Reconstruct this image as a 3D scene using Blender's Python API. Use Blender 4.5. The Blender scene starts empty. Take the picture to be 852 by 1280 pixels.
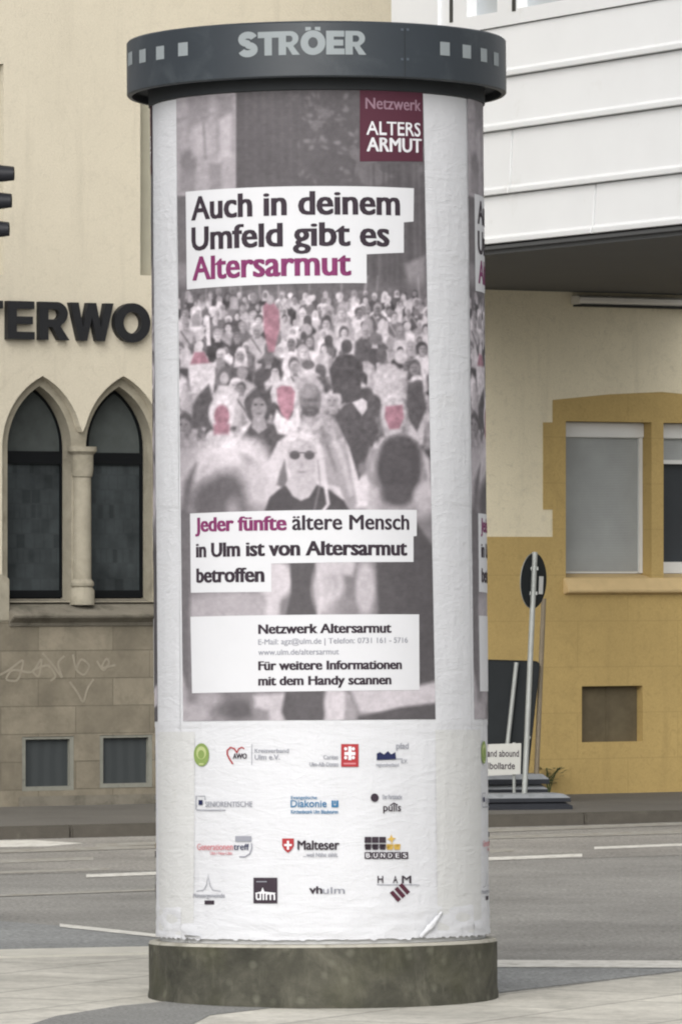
import bpy, bmesh, math, random
import numpy as np
from mathutils import Vector, Matrix, noise

random.seed(7)
rng = np.random.default_rng(11)
S = bpy.context.scene
R = math.radians

# ------------------------------------------------------------------ camera, sky, sun, exposure
FPX, CX, HY, H = 7900.0, 426.0, 712.0, 1.741        # focal length in photo pixels, principal x, horizon y, eye height
cam = bpy.data.objects.new('camera', bpy.data.cameras.new('camera'))
S.collection.objects.link(cam)
cam.location = (0, 0, H)
cam.rotation_euler = (R(90), 0, 0)
cam.data.sensor_fit = 'VERTICAL'
cam.data.sensor_height = 24.0
cam.data.lens = FPX / 1280.0 * 24.0
cam.data.shift_y = (HY - 640.0) / 1280.0
cam.data.clip_end = 3000
S.camera = cam

SUN_EL, SUN_AZ = R(36), R(-168)          # soft light from the upper left, a little behind the camera (azimuth from +Y, clockwise)
w = bpy.data.worlds.new('World'); S.world = w; w.use_nodes = True
nt = w.node_tree
sky = nt.nodes.new('ShaderNodeTexSky'); sky.sky_type = 'NISHITA'; sky.sun_disc = False
sky.sun_elevation = SUN_EL; sky.sun_rotation = SUN_AZ
sky.air_density = 1.0; sky.dust_density = 4.0; sky.ozone_density = 1.0
hs = nt.nodes.new('ShaderNodeHueSaturation'); hs.inputs['Saturation'].default_value = 0.12
nt.links.new(sky.outputs[0], hs.inputs['Color'])
nt.links.new(hs.outputs[0], nt.nodes['Background'].inputs['Color'])
nt.nodes['Background'].inputs['Strength'].default_value = 0.15
sl = bpy.data.lights.new('sun', 'SUN'); sl.energy = 1.5; sl.angle = R(60); sl.color = (1.0, 0.96, 0.9)
so = bpy.data.objects.new('sun', sl); S.collection.objects.link(so)
d = Vector((math.sin(SUN_AZ) * math.cos(SUN_EL), math.cos(SUN_AZ) * math.cos(SUN_EL), math.sin(SUN_EL)))
so.rotation_euler = (-d).to_track_quat('-Z', 'Y').to_euler()
S.view_settings.view_transform = 'Standard'; S.view_settings.look = 'None'
S.view_settings.exposure = 0.12; S.view_settings.gamma = 1.0
S.view_settings.use_curve_mapping = False
S.render.engine = 'CYCLES'
S.cycles.filter_width = 2.1

# ------------------------------------------------------------------ materials
def lin(c):
    if isinstance(c, str):
        c = [int(c[i:i + 2], 16) / 255 for i in (1, 3, 5)]
        return [x / 12.92 if x <= .04045 else ((x + .055) / 1.055) ** 2.4 for x in c]
    return list(c)

class NT:
    def __init__(s, name):
        s.m = bpy.data.materials.new(name); s.m.use_nodes = True
        s.t = s.m.node_tree; s.b = s.t.nodes['Principled BSDF']
        s.tc = s.t.nodes.new('ShaderNodeTexCoord')
        s.co = s.tc.outputs['Object']
    def n(s, typ, **kw):
        x = s.t.nodes.new(typ)
        for k, v in kw.items():
            if k in x.inputs: x.inputs[k].default_value = v
            else: setattr(x, k, v)
        return x
    def l(s, a, b): s.t.links.new(a, b)
    def mapped(s, sc=(1, 1, 1), rot=(0, 0, 0), loc=(0, 0, 0)):
        mp = s.n('ShaderNodeMapping'); mp.inputs['Scale'].default_value = sc
        mp.inputs['Rotation'].default_value = rot; mp.inputs['Location'].default_value = loc
        s.l(s.co, mp.inputs['Vector']); return mp.outputs[0]
    def noise(s, scale, detail=6, rough=.55, vec=None, dist=0.0):
        x = s.n('ShaderNodeTexNoise', Scale=scale, Detail=detail, Roughness=rough, Distortion=dist)
        s.l(vec or s.co, x.inputs['Vector']); return x.outputs['Fac']
    def ramp(s, fac, stops):
        r = s.n('ShaderNodeValToRGB'); e = r.color_ramp.elements
        while len(e) < len(stops): e.new(.5)
        for el, (p, c) in zip(e, stops):
            el.position = p; el.color = (*c[:3], 1) if hasattr(c, '__len__') else (c, c, c, 1)
        s.l(fac, r.inputs['Fac']); return r.outputs['Color']
    def mix(s, fac, a, b, mode='MIX'):
        x = s.n('ShaderNodeMix', data_type='RGBA', blend_type=mode)
        for sock, v in ((x.inputs[0], fac), (x.inputs[6], a), (x.inputs[7], b)):
            if hasattr(v, 'is_linked'): s.l(v, sock)
            elif isinstance(v, (int, float)): sock.default_value = v if sock.type == 'VALUE' else (v, v, v, 1)
            else: sock.default_value = (*v[:3], 1)
        return x.outputs[2]
    def bump(s, h, strength=.3, dist=.01):
        b = s.n('ShaderNodeBump', Strength=strength, Distance=dist)
        s.l(h, b.inputs['Height']); s.l(b.outputs[0], s.b.inputs['Normal'])
    def done(s, col=None, rough=.8, spec=.3, metal=0.0):
        if col is not None:
            if hasattr(col, 'is_linked'): s.l(col, s.b.inputs['Base Color'])
            else: s.b.inputs['Base Color'].default_value = (*col[:3], 1)
        s.b.inputs['Roughness'].default_value = rough
        s.b.inputs['Specular IOR Level'].default_value = spec
        s.b.inputs['Metallic'].default_value = metal
        return s.m

def pbr(name, col, rough=.8, var=.12, scale=6.0, bump=.0, bscale=60.0, spec=.3, metal=0.0, stain=None, dist=.01):
    t = NT(name); c = lin(col)
    f = t.noise(scale, 8, .62)
    out = t.ramp(f, [(.28, [x * (1 - var) for x in c]), (.72, [min(x * (1 + var), .95) for x in c])])
    if stain:
        sc, lo, hi, sco = stain
        f2 = t.noise(sc, 10, .65, dist=.4)
        out = t.mix(t.ramp(f2, [(lo, 0), (hi, 1)]), out, lin(sco))
    if bump:
        t.bump(t.noise(bscale, 6, .6), bump, dist)
    return t.done(out, rough, spec, metal)

def plaster(name, col, var=.07, scratch=.25, joints=0):
    t = NT(name); c = lin(col)
    a = t.noise(1.1, 6, .6); b = t.noise(16, 9, .7, dist=1.2); g = t.noise(90, 4, .6)
    o = t.ramp(a, [(.3, [x * (1 - var) for x in c]), (.7, [x * (1 + var) for x in c])])
    o = t.mix(t.ramp(b, [(.33, .75), (.47, 0)]), o, [x * (1 - scratch) for x in c])
    o = t.mix(t.ramp(t.noise(5, 6, .6, vec=t.mapped((1.6, 1.6, .16))), [(.54, 0), (.76, .6)]), o, [x * .80 for x in c])
    o = t.mix(t.ramp(t.noise(2.4, 9, .72, dist=.9), [(.56, 0), (.74, .45)]), o, [x * .74 for x in c])
    o = t.mix(t.ramp(t.noise(1.7, 6, .65, vec=t.mapped((1, 1, 1), (0, 0, 0), (7, 3, 2))), [(.60, 0), (.72, .3)]), o, [min(x * 1.15, .8) for x in c])
    o = t.mix(1.0, o, t.ramp(g, [(.3, .93), (.7, 1.07)]), 'MULTIPLY')
    h = t.mix(.5, b, g)
    if joints:                                         # courses of stone showing faintly through the paint
        br = t.n('ShaderNodeTexBrick', Scale=1.0); br.offset = .5
        br.inputs['Brick Width'].default_value = .9; br.inputs['Row Height'].default_value = .34
        br.inputs['Mortar Size'].default_value = .006; br.inputs['Mortar Smooth'].default_value = .8
        t.l(t.mapped((1, 1, 1), (R(90), 0, 0), (.2, 0, .12)), br.inputs['Vector'])
        o = t.mix(t.mix(1.0, br.outputs['Fac'], .3, 'MULTIPLY'), o, [x * .6 for x in c])
    t.bump(h, .55, .012)
    return t.done(o, .92, .15)

def stone_blocks(name, col, bw, bh, mortar, loc=(0, 0, 0)):
    t = NT(name); c = lin(col)
    mp = t.mapped((1, 1, 1), (R(90), 0, 0), loc)
    br = t.n('ShaderNodeTexBrick', Scale=1.0); br.offset = .5
    br.inputs['Brick Width'].default_value = bw; br.inputs['Row Height'].default_value = bh
    br.inputs['Mortar Size'].default_value = mortar; br.inputs['Mortar Smooth'].default_value = .3
    br.inputs['Bias'].default_value = 0
    br.inputs['Color1'].default_value = (*[x * .86 for x in c], 1)
    br.inputs['Color2'].default_value = (*[x * 1.1 for x in c], 1)
    br.inputs['Mortar'].default_value = (*[x * .74 for x in c], 1)
    t.l(mp, br.inputs['Vector'])
    o = br.outputs['Color']
    f = t.noise(3.2, 9, .68, dist=.3)
    o = t.mix(.8, o, t.ramp(f, [(.3, .55), (.72, 1.15)]), 'MULTIPLY')
    o = t.mix(t.ramp(t.noise(14, 8, .7), [(.52, 0), (.75, .55)]), o, [x * .55 for x in c])
    o = t.mix(t.ramp(t.noise(2.0, 9, .75, dist=.7), [(.5, 0), (.7, .6)]), o, [x * .6 for x in c])
    g = t.noise(40, 6, .65)
    h = t.mix(.5, t.mix(1.0, br.outputs['Fac'], 0.0), g)
    b = t.n('ShaderNodeBump', Strength=.6, Distance=.012); b.invert = False
    inv = t.n('ShaderNodeInvert'); t.l(br.outputs['Fac'], inv.inputs['Color'])
    h = t.mix(.35, inv.outputs[0], g)
    t.l(h, b.inputs['Height']); t.l(b.outputs[0], t.b.inputs['Normal'])
    return t.done(o, .9, .2)

def vcol(name, rough=.75):
    t = NT(name)
    a = t.n('ShaderNodeVertexColor'); a.layer_name = 'print'
    h = t.noise(5, 5, .6, vec=t.mapped((1, 1, 4)))
    t.bump(h, .25, .012)
    return t.done(a.outputs['Color'], rough, .25)

def paper_mat(name, col, yellow=.0):
    t = NT(name); c = lin(col)
    a = t.noise(2.3, 6, .6)
    o = t.ramp(a, [(.3, [x * .95 for x in c]), (.7, [min(x * 1.03, .92) for x in c])])
    o = t.mix(t.ramp(t.noise(7, 8, .7, dist=.8), [(.60, 0), (.8, .5)]), o, [c[0] * .86, c[1] * .85, c[2] * .80])
    h1 = t.noise(3.4, 5, .6, vec=t.mapped((1, 1, 5)), dist=.8)
    h2 = t.noise(30, 6, .6)
    h3 = t.noise(9, 4, .55, vec=t.mapped((2.2, 2.2, .5)), dist=.4)
    h = t.mix(.25, t.mix(.4, h1, h3), h2)
    cr = t.ramp(t.noise(4.5, 3, .5, vec=t.mapped((1.2, 1.2, 3.2)), dist=1.4), [(.40, 0), (.5, 1), (.60, 0)])    # soft creases
    h = t.mix(.055, h, cr)
    t.bump(h, .6, .018)
    return t.done(o, .7, .3)

M = {}
M['paper'] = paper_mat('poster_paper', (.565, .573, .60))
M['paper_old'] = paper_mat('older_paper', (.54, .545, .545))
M['strip'] = pbr('printed_white', (.57, .576, .602), .7, .03, 4, .2, 20, dist=.004)
M['print'] = vcol('crowd_print')
M['ink'] = pbr('dark_ink', '#352c35', .75, .1, 20)
M['purple'] = pbr('purple_ink', '#783360', .75, .08, 20)
M['maroon'] = pbr('maroon_print', '#4c2634', .75, .06, 8)
M['mauve'] = pbr('mauve_ink', '#8d7280', .75, .05, 8)
M['grey_ink'] = pbr('grey_ink', '#8b8d96', .8, .05, 8)
M['white_ink'] = pbr('white_ink', (.64, .64, .67), .7, .03, 8)
M['red_ink'] = pbr('red_ink', '#9c3438', .75, .08, 8)
M['pink_ink'] = pbr('pale_red_ink', '#c07a80', .75, .08, 8)
M['blue_ink'] = pbr('blue_ink', '#2f6a92', .75, .08, 8)
M['navy_ink'] = pbr('navy_ink', '#20264a', .75, .08, 8)
M['green_ink'] = pbr('green_ink', '#7b8f52', .75, .08, 8)
M['lime_ink'] = pbr('lime_ink', '#a9b37f', .75, .08, 8)
M['yellow_ink'] = pbr('yellow_ink', '#c0a050', .75, .08, 8)
M['crown'] = pbr('slate_coated_metal', '#2d3339', .40, .1, 3, .05, 30, spec=.45, stain=(6, .55, .85, '#444a4e'))
M['under'] = pbr('dark_underside', '#2c2f32', .7, .15, 6)
M['crown_letter'] = pbr('grey_lettering', '#878e91', .5, .05, 6)
M['rivet'] = pbr('rivet_metal', '#59616a', .4, .05, 6, metal=.4)

def base_mat():
    t = NT('mossy_concrete')
    f = t.noise(4.5, 10, .66, dist=.5)
    o = t.ramp(f, [(.28, lin('#35352f')), (.5, lin('#494840')), (.74, lin('#67655a'))])
    f2 = t.noise(6, 7, .6, vec=t.mapped((3.5, 3.5, .7)), dist=.2)
    o = t.mix(t.ramp(f2, [(.56, 0), (.85, .4)]), o, lin('#7f7d70'))
    v = t.n('ShaderNodeTexVoronoi', Scale=13.0); t.l(t.co, v.inputs['Vector'])
    o = t.mix(t.ramp(v.outputs['Distance'], [(.1, .35), (.3, 0)]), o, lin('#77776a'))
    o = t.mix(t.ramp(t.noise(3, 4, .5), [(.5, 0), (.7, .5)]), o, lin('#4a4a38'))
    t.bump(t.noise(35, 8, .65), .6, .01)
    return t.done(o, .9, .2)
M['base'] = base_mat()
M['base_rim'] = pbr('pale_concrete_rim', '#a3a096', .9, .2, 9, .4, 50, stain=(7, .5, .75, '#6f6d60'))  # rim and top of the base, paler than its side

def asphalt(name, col, spec_scale=260.0, var=.16, patch=.12):
    t = NT(name); c = lin(col)
    g = t.noise(spec_scale, 3, .7); a = t.noise(.8, 8, .6); b = t.noise(6, 8, .65)
    o = t.ramp(g, [(.3, [x * (1 - var * 1.7) for x in c]), (.7, [x * (1 + var * 1.7) for x in c])])
    o = t.mix(1.0, o, t.ramp(a, [(.3, 1 - patch), (.7, 1 + patch)]), 'MULTIPLY')
    o = t.mix(1.0, o, t.ramp(b, [(.3, .93), (.7, 1.07)]), 'MULTIPLY')
    t.bump(g, .4, .006)
    return t.done(o, .88, .25)
M['asphalt'] = asphalt('road_asphalt', (.245, .238, .222), 45, .26, .22)
M['asphalt_far'] = asphalt('far_lane_asphalt', (.265, .253, .232), 45, .26, .22)
M['pave_far'] = asphalt('far_pavement_asphalt', (.135, .128, .115), 120)
M['cycle'] = asphalt('bluish_asphalt', (.245, .25, .247), 40, .25, .25)
M['patch'] = asphalt('dark_asphalt_patch', (.255, .255, .245), 60, .25, .2)
M['paint'] = pbr('worn_road_paint', (.64, .625, .58), .8, .12, 9, stain=(14, .50, .74, '#918c80'))
M['paint_faint'] = pbr('worn_faint_road_paint', (.34, .33, .30), .85, .12, 9, stain=(10, .42, .62, '#89847a'))
M['kerb'] = pbr('kerb_stone', '#55514a', .9, .15, 7, .4, 60, stain=(5, .55, .75, '#6a675d'))
M['kerb_light'] = pbr('pale_kerb_stone', '#bdbab0', .9, .1, 5, .3, 60, stain=(8, .55, .8, '#98958a'))

def paving():
    t = NT('pale_paving_slabs'); c = lin((.53, .51, .455))
    mp = t.mapped((1, 1, 1), (0, 0, R(-62)), (.13, .3, 0))
    br = t.n('ShaderNodeTexBrick', Scale=1.0); br.offset = .5
    br.inputs['Brick Width'].default_value = 1.0; br.inputs['Row Height'].default_value = .62
    br.inputs['Mortar Size'].default_value = .016; br.inputs['Mortar Smooth'].default_value = .6; br.inputs['Bias'].default_value = 0
    br.inputs['Color1'].default_value = (*[x * .94 for x in c], 1)
    br.inputs['Color2'].default_value = (*[x * 1.05 for x in c], 1)
    br.inputs['Mortar'].default_value = (*[x * .66 for x in c], 1)
    t.l(mp, br.inputs['Vector'])
    o = br.outputs['Color']
    o = t.mix(1.0, o, t.ramp(t.noise(1.1, 9, .7, dist=.5), [(.3, .66), (.62, 1.1)]), 'MULTIPLY')
    o = t.mix(t.ramp(t.noise(3.5, 9, .72, dist=.6), [(.52, 0), (.72, .7)]), o, [x * .55 for x in c])
    o = t.mix(1.0, o, t.ramp(t.noise(28, 5, .7), [(.3, .84), (.7, 1.14)]), 'MULTIPLY')
    t.bump(t.noise(50, 7, .65), .4, .008)
    return t.done(o, .9, .2)
M['paving'] = paving()
M['cream'] = plaster('cream_render', (.56, .515, .415), .04, .10)
M['yellow'] = plaster('pale_yellow_render', (.74, .67, .50), .06, .16)
M['ochre'] = plaster('ochre_render', (.455, .33, .135), .09, .16, 1)
M['ochre_trim'] = pbr('ochre_painted_stone', (.455, .332, .14), .85, .07, 4, .25, 60)
M['ochre_sill'] = pbr('lit_ochre_sill', (.56, .42, .22), .8, .1, 6, .2, 50)  # lighter ochre: light on the upturned slope is put into the colour
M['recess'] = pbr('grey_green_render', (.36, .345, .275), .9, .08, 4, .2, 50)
M['plinth'] = stone_blocks('grey_stone_blocks', (.235, .208, .158), .60, .195, .004, (.1, 0, .05))
M['arch_stone'] = pbr('weathered_arch_stone', (.31, .285, .225), .9, .16, 6, .4, 45, stain=(3, .5, .8, '#6b6658'))
M['sill_stone'] = pbr('dark_stone_sill', (.17, .155, .125), .9, .2, 5, .4, 45, stain=(6, .5, .75, '#4c4a40'))
M['frame_dark'] = pbr('black_window_frame', '#121416', .6, .1, 5, spec=.1)
M['frame_grey'] = pbr('grey_window_frame', '#7f7f76', .6, .12, 8, stain=(12, .55, .75, '#5d5c54'))
M['white_plastic'] = pbr('white_window_plastic', (.66, .66, .64), .5, .04, 5)
M['shutter'] = None
M['letter'] = pbr('black_sign_letters', '#202124', .5, .08, 5)
M['soffit'] = pbr('charcoal_soffit', '#515253', .85, .05, 2)
M['clad'] = pbr('white_cladding', (.70, .71, .72), .55, .03, 1.2, spec=.3, bump=.05, bscale=2.5, stain=(3, .6, .85, '#c9c9c6'))
M['gap'] = pbr('dark_shadow_gap', '#3a3a38', .8, .05, 4)
M['awning'] = pbr('white_awning_case', (.78, .75, .68), .5, .05, 5)
M['niche'] = pbr('brown_niche_board', (.12, .098, .06), .85, .2, 9, .3, 40)
M['sign_back'] = pbr('dark_sign_back', '#25282a', .7, .1, 6, spec=.15)
M['galv'] = pbr('galvanised_steel', '#a3a6a3', .45, .1, 12, metal=.35)
M['pole_brown'] = pbr('weathered_pole', '#7d7260', .6, .12, 12)
M['rubber'] = pbr('black_rubber', '#2a2c31', .8, .12, 8)
M['rubber_top'] = pbr('dusty_rubber_top', '#84878a', .9, .12, 8, stain=(9, .5, .8, '#6a6c6e'))
M['sign_white'] = pbr('white_sign_face', (.46, .46, .43), .5, .05, 5)
M['tl'] = pbr('black_signal_housing', '#1b1c20', .5, .1, 6)
M['tl_top'] = pbr('black_visor', '#24252a', .45, .1, 6)  # visors a touch lighter than the housing
M['leaf'] = pbr('weed_leaf', (.06, .075, .03), .8, .3, 30)
M['ground'] = asphalt('wide_ground', (.21, .20, .185))
M['roof'] = pbr('roof_tile', '#6a4a3c', .9, .15, 6)
M['graffiti'] = pbr('faded_white_spray', (.262, .235, .183), .9, .16, 14)

def shutter_mat():
    t = NT('grey_roller_shutter')
    wv = t.n('ShaderNodeTexWave', Scale=26.0, Distortion=0.0); wv.wave_type = 'BANDS'; wv.bands_direction = 'Z'
    t.l(t.co, wv.inputs['Vector'])
    c = (.34, .355, .35)
    o = t.ramp(wv.outputs['Fac'], [(0.0, [x * .9 for x in c]), (.25, c)])
    o = t.mix(1.0, o, t.ramp(t.noise(3, 5, .6), [(.3, .9), (.7, 1.1)]), 'MULTIPLY')
    t.bump(wv.outputs['Fac'], .4, .006)
    return t.done(o, .6, .3)
M['shutter'] = shutter_mat()

def glass_mat(name, col, var, tile=(.10, .16), spec=.25, rough=.15):
    """dark leaded glass: rectangular quarries of slightly different tone"""
    t = NT(name); c = lin(col)
    mp = t.mapped((1, 1, 1), (R(90), 0, 0))
    br = t.n('ShaderNodeTexBrick', Scale=1.0); br.offset = .37; br.squash = .6; br.squash_frequency = 3
    br.inputs['Brick Width'].default_value = tile[0]; br.inputs['Row Height'].default_value = tile[1]
    br.inputs['Mortar Size'].default_value = .006; br.inputs['Bias'].default_value = -.5
    br.inputs['Color1'].default_value = (*[x * (1 + var) for x in c], 1)
    br.inputs['Color2'].default_value = (*[x * (1 - var) for x in c], 1)
    br.inputs['Mortar'].default_value = (*[x * 1.35 for x in c], 1)
    t.l(mp, br.inputs['Vector'])
    o = t.mix(1.0, br.outputs['Color'], t.ramp(t.noise(2.6, 5, .6), [(.3, .6), (.7, 1.3)]), 'MULTIPLY')
    return t.done(o, rough, spec)
M['lead_glass'] = glass_mat('leaded_glass', (.031, .036, .038), .5, (.075, .105), .04, .3)
M['plain_glass'] = pbr('dim_glass', (.064, .072, .070), .25, .3, 3, spec=.05)  # upper panes: lighter because their reflection is put into the colour
M['dark_glass'] = pbr('dark_glass', (.045, .05, .055), .2, .15, 2, spec=.2)
M['cellar_glass'] = None
def cellar():
    t = NT('barred_cellar_glass')
    wv = t.n('ShaderNodeTexWave', Scale=3.2, Distortion=1.5); wv.wave_type = 'BANDS'; wv.bands_direction = 'X'
    t.l(t.co, wv.inputs['Vector'])
    o = t.ramp(wv.outputs['Fac'], [(.2, (.047, .053, .055)), (.8, (.054, .060, .062))])
    return t.done(o, .3, .15)
M['cellar_glass'] = cellar()
M['sky_glass'] = pbr('pale_window_glass', (.40, .43, .45), .15, .08, 2, spec=.4)

# ------------------------------------------------------------------ mesh helpers
def tag(o, label=None, cat=None, group=None, kind=None):
    for k, v in (('label', label), ('category', cat), ('group', group), ('kind', kind)):
        if v: o[k] = v
    return o

def empty(name, loc=(0, 0, 0), rot=(0, 0, 0), label=None, cat=None, group=None, parent=None):
    o = bpy.data.objects.new(name, None); S.collection.objects.link(o)
    o.location = loc; o.rotation_euler = rot; o.empty_display_size = .2
    if parent: o.parent = parent
    return tag(o, label, cat, group)

class MB:
    """collects geometry and links it as one mesh object"""
    def __init__(s): s.v = []; s.f = []; s.mi = []
    def add(s, verts, faces, mi=0):
        n = len(s.v); s.v += [tuple(p) for p in verts]
        for f in faces: s.f.append(tuple(i + n for i in f)); s.mi.append(mi)
        return s
    def box(s, x0, x1, y0, y1, z0, z1, mi=0):
        v = [(x0, y0, z0), (x1, y0, z0), (x1, y1, z0), (x0, y1, z0), (x0, y0, z1), (x1, y0, z1), (x1, y1, z1), (x0, y1, z1)]
        return s.add(v, [(3, 2, 1, 0), (4, 5, 6, 7), (0, 1, 5, 4), (1, 2, 6, 5), (2, 3, 7, 6), (3, 0, 4, 7)], mi)
    def prism(s, poly, z0, z1, mi=0):
        """poly of (x,y) extruded along z"""
        n = len(poly)
        v = [(x, y, z0) for x, y in poly] + [(x, y, z1) for x, y in poly]
        return s.add(v, [tuple(range(n))[::-1], tuple(range(n, 2 * n))] + [(i, (i + 1) % n, n + (i + 1) % n, n + i) for i in range(n)], mi)
    def xz_prism(s, poly, y0, y1, mi=0):
        n = len(poly)
        v = [(x, y0, z) for x, z in poly] + [(x, y1, z) for x, z in poly]
        return s.add(v, [tuple(range(n)), tuple(range(n, 2 * n))[::-1]] + [(i, (i + 1) % n, n + (i + 1) % n, n + i) for i in range(n)], mi)
    def lathe(s, prof, seg=96, mi=0, c=(0, 0)):
        n = len(prof); v = []
        for k in range(seg):
            a = 2 * math.pi * k / seg
            v += [(c[0] + r * math.sin(a), c[1] - r * math.cos(a), z) for r, z in prof]
        f = []
        for k in range(seg):
            for i in range(n - 1):
                a, b = k * n + i, ((k + 1) % seg) * n + i
                f.append((a, b, b + 1, a + 1))
        return s.add(v, f, mi)
    def tube(s, pts, r, seg=12, mi=0, cap=True):
        pts = [Vector(p) for p in pts]
        rs = r if isinstance(r, (list, tuple)) else [r] * len(pts)
        v = []; f = []
        for i, p in enumerate(pts):
            t = (pts[min(i + 1, len(pts) - 1)] - pts[max(i - 1, 0)]).normalized()
            a = t.orthogonal().normalized(); 
            ref = Vector((0, 1, 0)) if abs(t.y) < .9 else Vector((1, 0, 0))
            a = t.cross(ref).normalized(); b = t.cross(a)
            for k in range(seg):
                an = 2 * math.pi * k / seg
                v.append(p + (a * math.cos(an) + b * math.sin(an)) * rs[i])
        for i in range(len(pts) - 1):
            for k in range(seg):
                f.append((i * seg + k, i * seg + (k + 1) % seg, (i + 1) * seg + (k + 1) % seg, (i + 1) * seg + k))
        if cap:
            f.append(tuple(range(seg))[::-1]); f.append(tuple((len(pts) - 1) * seg + k for k in range(seg)))
        return s.add(v, f, mi)
    def build(s, name, mats, parent=None, loc=None, smooth=False, bevel=0.0, kind=None, recalc=True):
        me = bpy.data.meshes.new(name)
        me.from_pydata(s.v, [], s.f)
        mats = mats if isinstance(mats, list) else [mats]
        for m in mats: me.materials.append(m)
        me.polygons.foreach_set('material_index', s.mi)
        if recalc:
            bm = bmesh.new(); bm.from_mesh(me)
            bmesh.ops.recalc_face_normals(bm, faces=bm.faces)
            if bevel:
                ed = [e for e in bm.edges if len(e.link_faces) == 2 and e.calc_face_angle(0) > .6]
                bmesh.ops.bevel(bm, geom=ed, offset=bevel, segments=2, affect='EDGES', clamp_overlap=True)
            bm.to_mesh(me); bm.free()
        if smooth:
            for p in me.polygons: p.use_smooth = True
            me.set_sharp_from_angle(angle=R(35))
        o = bpy.data.objects.new(name, me); S.collection.objects.link(o)
        if parent: o.parent = parent
        if loc: o.location = loc
        if kind: o['kind'] = kind
        return o

def fill2d(outer, holes=()):
    """triangulated flat polygon with holes -> (verts2d, faces)"""
    cu = bpy.data.curves.new('c', 'CURVE'); cu.dimensions = '2D'; cu.fill_mode = 'FRONT'
    for loop in [outer, *holes]:
        sp = cu.splines.new('POLY'); sp.points.add(len(loop) - 1)
        for p, q in zip(sp.points, loop): p.co = (q[0], q[1], 0, 1)
        sp.use_cyclic_u = True
    o = bpy.data.objects.new('c', cu)
    me = o.to_mesh()
    v = [(a.co.x, a.co.y) for a in me.vertices]; f = [tuple(p.vertices) for p in me.polygons]
    o.to_mesh_clear(); bpy.data.objects.remove(o); bpy.data.curves.remove(cu)
    return v, f

def plate(mb, outer, holes, y0, y1, mi=0):
    """polygon in x-z with holes, between depths y0 and y1 (front and back faces, outer and inner rims)"""
    v, f = fill2d(outer, holes)
    mb.add([(a, y0, b) for a, b in v], f, mi)
    mb.add([(a, y1, b) for a, b in v], [q[::-1] for q in f], mi)
    for loop in [outer, *holes]:
        n = len(loop)
        mb.add([(a, y0, b) for a, b in loop] + [(a, y1, b) for a, b in loop], [(i, (i + 1) % n, n + (i + 1) % n, n + i) for i in range(n)], mi)
    return mb

def weld(o, dist=1e-5):
    bm = bmesh.new(); bm.from_mesh(o.data)
    bmesh.ops.remove_doubles(bm, verts=bm.verts, dist=dist)
    bmesh.ops.recalc_face_normals(bm, faces=bm.faces)
    bm.to_mesh(o.data); bm.free()

_cap = {}
def text2d(body, bold=.0):
    """glyph outlines of a line of text, filled; cap height scaled to 1 -> (verts, faces)"""
    def raw(b):
        cu = bpy.data.curves.new('t', 'FONT'); cu.body = b; cu.offset = bold; cu.resolution_u = 3
        o = bpy.data.objects.new('t', cu); me = o.to_mesh()
        v = [(a.co.x, a.co.y) for a in me.vertices]; f = [tuple(p.vertices) for p in me.polygons]
        o.to_mesh_clear(); bpy.data.objects.remove(o); bpy.data.curves.remove(cu)
        return v, f
    if bold not in _cap:
        v, _ = raw('H'); ys = [p[1] for p in v]; _cap[bold] = (min(ys), max(ys))
    v, f = raw(body); lo, hi = _cap[bold]; k = 1 / (hi - lo)
    x0 = min(p[0] for p in v)
    if 'x' not in _cap: _cap['x'] = max(p[1] for p in raw('x')[0]) * k
    xh = _cap['x']; up_ = 1.12
    def warp(y):                                       # larger x-height, as in the poster's typeface
        if y <= 0: return y
        if y <= xh: return y * up_
        if y <= 1: return xh * up_ + (y - xh) * (1 - xh * up_) / (1 - xh)
        return y
    return [((a - x0) * k, warp((b - lo) * k)) for a, b in v], f

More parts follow.
